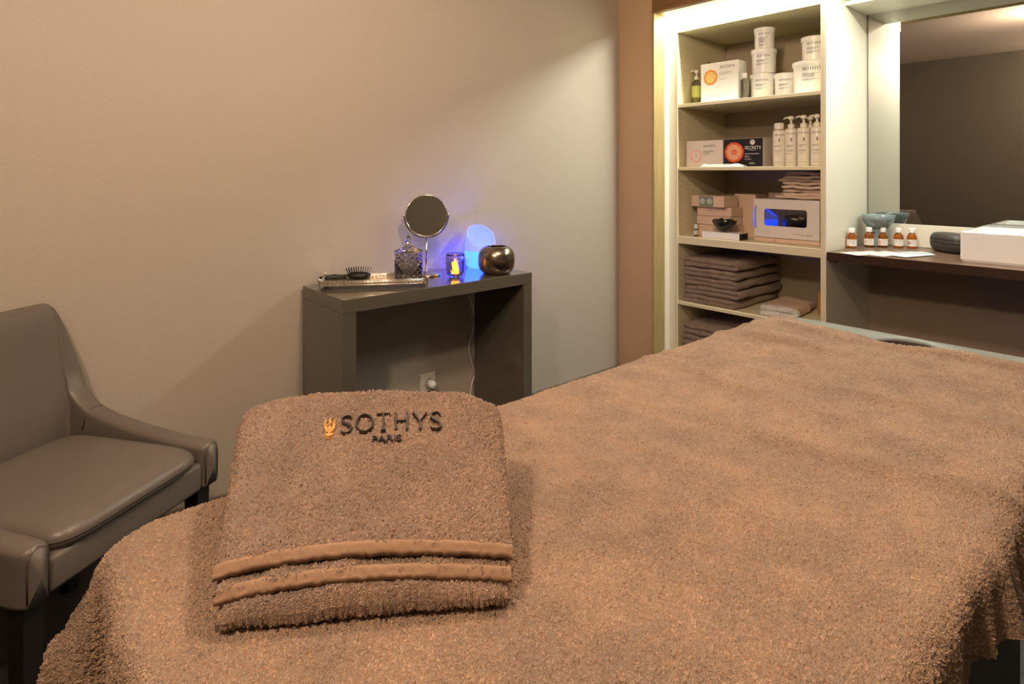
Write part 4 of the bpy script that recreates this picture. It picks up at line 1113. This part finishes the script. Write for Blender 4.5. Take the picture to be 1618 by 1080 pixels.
# hanging folds
peri = np.where(np.abs(uy) > .5, Xs, Yg)
fold = (.010*vnoise(peri, peri*0+3, .050, 11)+.006*vnoise(peri, peri*0, .022, 12))*np.clip(drop/.07, 0, 1.6)
corner = (np.abs(ux*uy)*2)
outd = outd+fold+.34*drop*corner+.006*np.clip(drop/.1, 0, 1)
Px = cxp+ux*(flat+outd); Py = cyp+uy*(flat+outd)
Zt = TZ-drop
# gentle relief of the sheet on top
flt = (.35+.65*np.clip((by1-Yg)/.12, 0, 1))*(1-np.exp(-(((Xs-.34)/.20)**4+((Yg-.72)/.18)**4)))
rel = .0042*vnoise(Xs+.3*Yg, Yg, .22, 21)+.0024*vnoise(Xs*1.1, Yg*.8, .09, 22)+.0014*vnoise(Xs, Yg, .04, 23)
# long soft creases across the far half
for (xc, sl_, amp, wdt, ph) in ((1.80, -.06, .005, .016, 0), (1.70, .10, .0045, .018, 1), (1.62, -.10, .006, .020, 2), (1.50, .14, .0045, .022, 3), (1.36, -.08, .004, .022, 4), (1.20, .10, .0035, .025, 5), (1.02, -.16, .0035, .022, 6), (.82, .2, .003, .025, 7)):
    ln = xc+sl_*(Yg-.55)+.025*vnoise(Yg, Yg*0+ph, .2, 30+ph)
    rel = rel+4.0*amp*np.exp(-((Xs-ln)/wdt)**2)*(.35+.65*np.clip(.5+vnoise(Yg, Yg*0+ph*3, .25, 50+ph), 0, 1))
rel = rel*flt
topm = np.clip(1-drop/.03, 0, 1)
Zt = Zt+rel*topm
# slight upward roll near the edges
Zt = Zt+.006*np.exp(-((Yg-by1+.05)/.05)**2)*topm
# thin down to the mattress at the far edge
fe = np.clip((edge-Xs)/.012, 0, 1); Zt = np.where(Xs > edge-.012, ZB+.0025+(Zt-ZB-.0025)*np.sqrt(fe), Zt)
# sag into the face hole
Zt = Zt-.006*np.exp(-(((Xs-1.875)/.05)**2+((Yg-.56)/.07)**2))*(fe > .3)
P = np.stack([Px, Py, Zt], -1)
sheet = newobj('bed_sheet', grid_mesh(P[:, ::-1]), M['terry'])
tag(sheet, 'caramel brown terry sheet draped over the massage bed', 'bed sheet')
# woven hem on the left drape, near corner
def sheet_pt(a, c):
    i = int(np.searchsorted(xa, a)); j = int(np.searchsorted(ya, c)); i = min(i, len(xa)-1); j = min(j, len(ya)-1); return P[i, j]
hx_ = [i for i in range(0, len(xa), 4) if xa[i] < 1.6]
H1 = np.array([P[i, -1] for i in hx_]); Hn = np.array([P[i, -14] for i in hx_])
dwn = (H1-Hn); dwn /= np.linalg.norm(dwn, axis=1)[:, None]
Hm = np.stack([H1-dwn*.002+np.array([0, .0, 0]), H1+dwn*.014, H1+dwn*.016+np.array([0, -.004, 0]), H1-dwn*.002+np.array([0, -.004, 0])], 0)
newobj('hem', grid_mesh(Hm, closed_u=True), M['hem'], sheet)

# ------------------------------------------------------------------ folded towel with the embroidered name
t = thing('folded_towel', 'thick folded caramel towel with embroidered name on the near end of the bed', 'towel')
FLp = onZ(336, 893, .792); FRp = onZ(810, 858, .792); BLp = onZ(380, 637, .868); BRp = onZ(792, 628, .868)
ctrp = (FLp+FRp+BLp+BRp)/4; t.location = (ctrp.x, ctrp.y, TZ)
def plan(u, v):
    """u across 0..1, v depth 0 front..1 back (numpy ok)"""
    x = (FLp.x*(1-u)+FRp.x*u)*(1-v)+(BLp.x*(1-u)+BRp.x*u)*v
    y = (FLp.y*(1-u)+FRp.y*u)*(1-v)+(BLp.y*(1-u)+BRp.y*u)*v
    return x, y
def ztop(u, v):
    arch = np.sin(PI*np.clip(u, 0, 1)**.85)**.8 if not np.isscalar(u) else math.sin(PI*min(1, max(0, u))**.85)**.8
    vv = np.clip(v, 0, 1.2)
    z = .790+.020*arch*(1-vv*.9)*.8+.112*vv-.004*np.sin(vv*PI)
    uu = np.abs(2*np.clip(u, 0, 1)-1)
    z = z-(.022*uu**7+.010*uu**2)*vv
    z = z-.06*np.clip(vv-.86, 0, 1)**2/.03
    return z
def layer(u0, u1, v0, v1, top, thick, seed, res=.0011, ru=.014, push=0.0):
    """closed slab; rounded left/right/front/back edges"""
    nu = int(.33*(u1-u0)/res); nv = int(.20*(v1-v0)/res)
    U, V = np.meshgrid(np.linspace(u0, u1, nu), np.linspace(v0, v1, nv), indexing='ij')
    X, Y = plan(U, V)
    Z = top(U, V)+.0022*vnoise(U*.33, V*.2, .035, seed)+.0015*vnoise(U*.33, V*.2, .018, seed+1)
    eu = np.minimum(U-u0, u1-U)*.33; ev = np.minimum((V-v0)*.19, (v1-V)*.19*1.0)
    k = np.clip(np.minimum(eu, ev)/ru, 0, 1); rnd = np.sqrt(np.clip(1-(1-k)**2, 0, 1))
    tk = thick(U, V) if callable(thick) else thick
    mid = Z-tk/2
    up = np.maximum(mid+tk/2*rnd, botz); dn = np.maximum(mid-tk/2*rnd, botz)
    # bulge outwards at the side edges
    Pt = np.stack([X, Y, up], -1); Pb = np.stack([X, Y, dn], -1)
    return np.concatenate([Pt, Pb[::-1]], 0)
o0 = np.array([ctrp.x, ctrp.y, TZ])
def addl(name, Pn, m, parent=t): return newobj(name, grid_mesh((Pn-o0)[:, ::-1], closed_u=True), m, parent)
botz = TZ+.0025
thA = lambda u, v: .016+.040*np.clip(v, 0, 1)
upper = addl('upper_fold', layer(0, 1, 0, 1.08, ztop, thA, 60), M['terry_hero'])
zB = lambda u, v: ztop(u, v)-.0165-.050*np.clip(v, 0, 1)
thB = lambda u, v: .014+.030*np.clip(v, 0, 1)+.002*np.sin(PI*u)
lower = addl('lower_fold', layer(.012, .992, -.06, 1.10, zB, thB, 70), M['terry_hero'])
zC = lambda u, v: np.maximum(botz+.016, zB(u, v)-.0150-.030*np.clip(v, 0, 1))
thC = lambda u, v: zC(u, v)-botz
inner = addl('inner_fold', layer(.02, .985, -.108, 1.08, zC, thC, 80, res=.0016, ru=.010), M['terry_hero'])
def hemband(ztopf, u0, u1, v0, ln, seed, tk=.005, dropf=.007):
    nu, nv = 160, 10
    U, S = np.meshgrid(np.linspace(u0, u1, nu), np.linspace(0, 1, nv), indexing='ij')
    V = v0+.002-S*(ln/.19+.002)
    X, Y = plan(U, V); Z = ztopf(U, np.maximum(V, v0))-.001-dropf*S**1.3-.0022*np.abs(vnoise(U*.33, S*.01, .007, seed))*(.3+S)+.0008*np.sin(S*PI)
    Z = Z-.0010
    Pt = np.stack([X, Y, Z], -1); Pb = np.stack([X, Y, Z-tk*np.sin(np.clip(S*1.2+.15, 0, PI))], -1)
    return np.concatenate([Pt.transpose(1, 0, 2), Pb.transpose(1, 0, 2)[::-1]], 0)
addl('hem', hemband(ztop, .0, 1.0, .012, .0055, 61), M['hem'], upper)
addl('hem', hemband(zB, .012, .992, -.044, .0055, 71), M['hem'], lower)

# embroidery: letters mapped on the towel's top surface
def onto(u, v, off=.0018):
    x, y = plan(u, v); return (x-o0[0], y-o0[1], float(ztop(u, v))+off-o0[2])
def uv_of(px, py):
    # solve for the (u,v) whose surface point lies under that pixel
    u, v = .5, .5
    for _ in range(40):
        x, y = plan(u, v); z = float(ztop(u, v))
        dpt = x*FW[0]+y*FW[1]; rx = x*RT[0]+y*RT[1]; X = CX+F*rx/dpt; Y = HY+F*(CH-z)/dpt
        u += (px-X)/430*.8; v -= (py-Y)/240*.8
    return u, v
uA, vA = uv_of(536, 688); uB, vB = uv_of(700, 680)      # baseline ends of the name
uT, vT = uv_of(536, 661)                                 # cap height
q, w0 = word_quads('SOTHYS', gap=.08, k=.78)
def emb(x, y, h=1.0): 
    s = x/w0; u = uA+(uB-uA)*s; v = vA+(vB-vA)*s+(vT-vA)*y; u += (uT-uA)*y*.3
    return u, v
def raised(b, quads, fmap, h=.0016):
    for qq in quads:
        # subdivide along the quad so it follows the cloth
        lo_ = [fmap(*p) for p in qq]
        tv = [b.bm.verts.new(onto(u, v, .0022+h)) for u, v in lo_]; bv = [b.bm.verts.new(onto(u, v, -.001)) for u, v in lo_]
        n = len(tv)
        try:
            b.bm.faces.new(tv)
            for i in range(n): b.bm.faces.new((tv[i], tv[(i+1) % n], bv[(i+1) % n], bv[i]))
        except Exception: pass
def densify(quads, n=4):
    out = []
    for qq in quads:
        L0, L1, R1, R0 = [np.array(p) for p in qq]
        ln = max(np.linalg.norm(L1-L0), np.linalg.norm(R1-R0)); k = max(1, int(ln/.12))
        for i in range(k):
            a, c = i/k, (i+1)/k; out.append([tuple(L0+(L1-L0)*a), tuple(L0+(L1-L0)*c), tuple(R0+(R1-R0)*c), tuple(R0+(R1-R0)*a)])
    return out
b = B(); raised(b, densify(q), emb); part('embroidered_name', b, M['thread'], upper)
q2, w2 = font_quads('PARIS')
up_, vp_ = uv_of(588, 701); uq_, vq_ = uv_of(634, 698); ut_, vt_ = uv_of(588, 692)
b = B(); raised(b, [[(p[0]/w2, p[1]/.7) for p in qq] for qq in q2], lambda x, y: (up_+(uq_-up_)*x, vp_+(vq_-vp_)*x+(vt_-vp_)*y), .0012); part('embroidered_city', b, M['thread'], upper)
ue, ve = uv_of(510, 691); uf, vf = uv_of(530, 690); ug, vg = uv_of(512, 667)
b = B(); raised(b, densify(stroke_quads(EMBLEM)), lambda x, y: (ue+(uf-ue)*x, ve+(vg-ve)*y)); part('embroidered_emblem', b, M['gold'], upper)
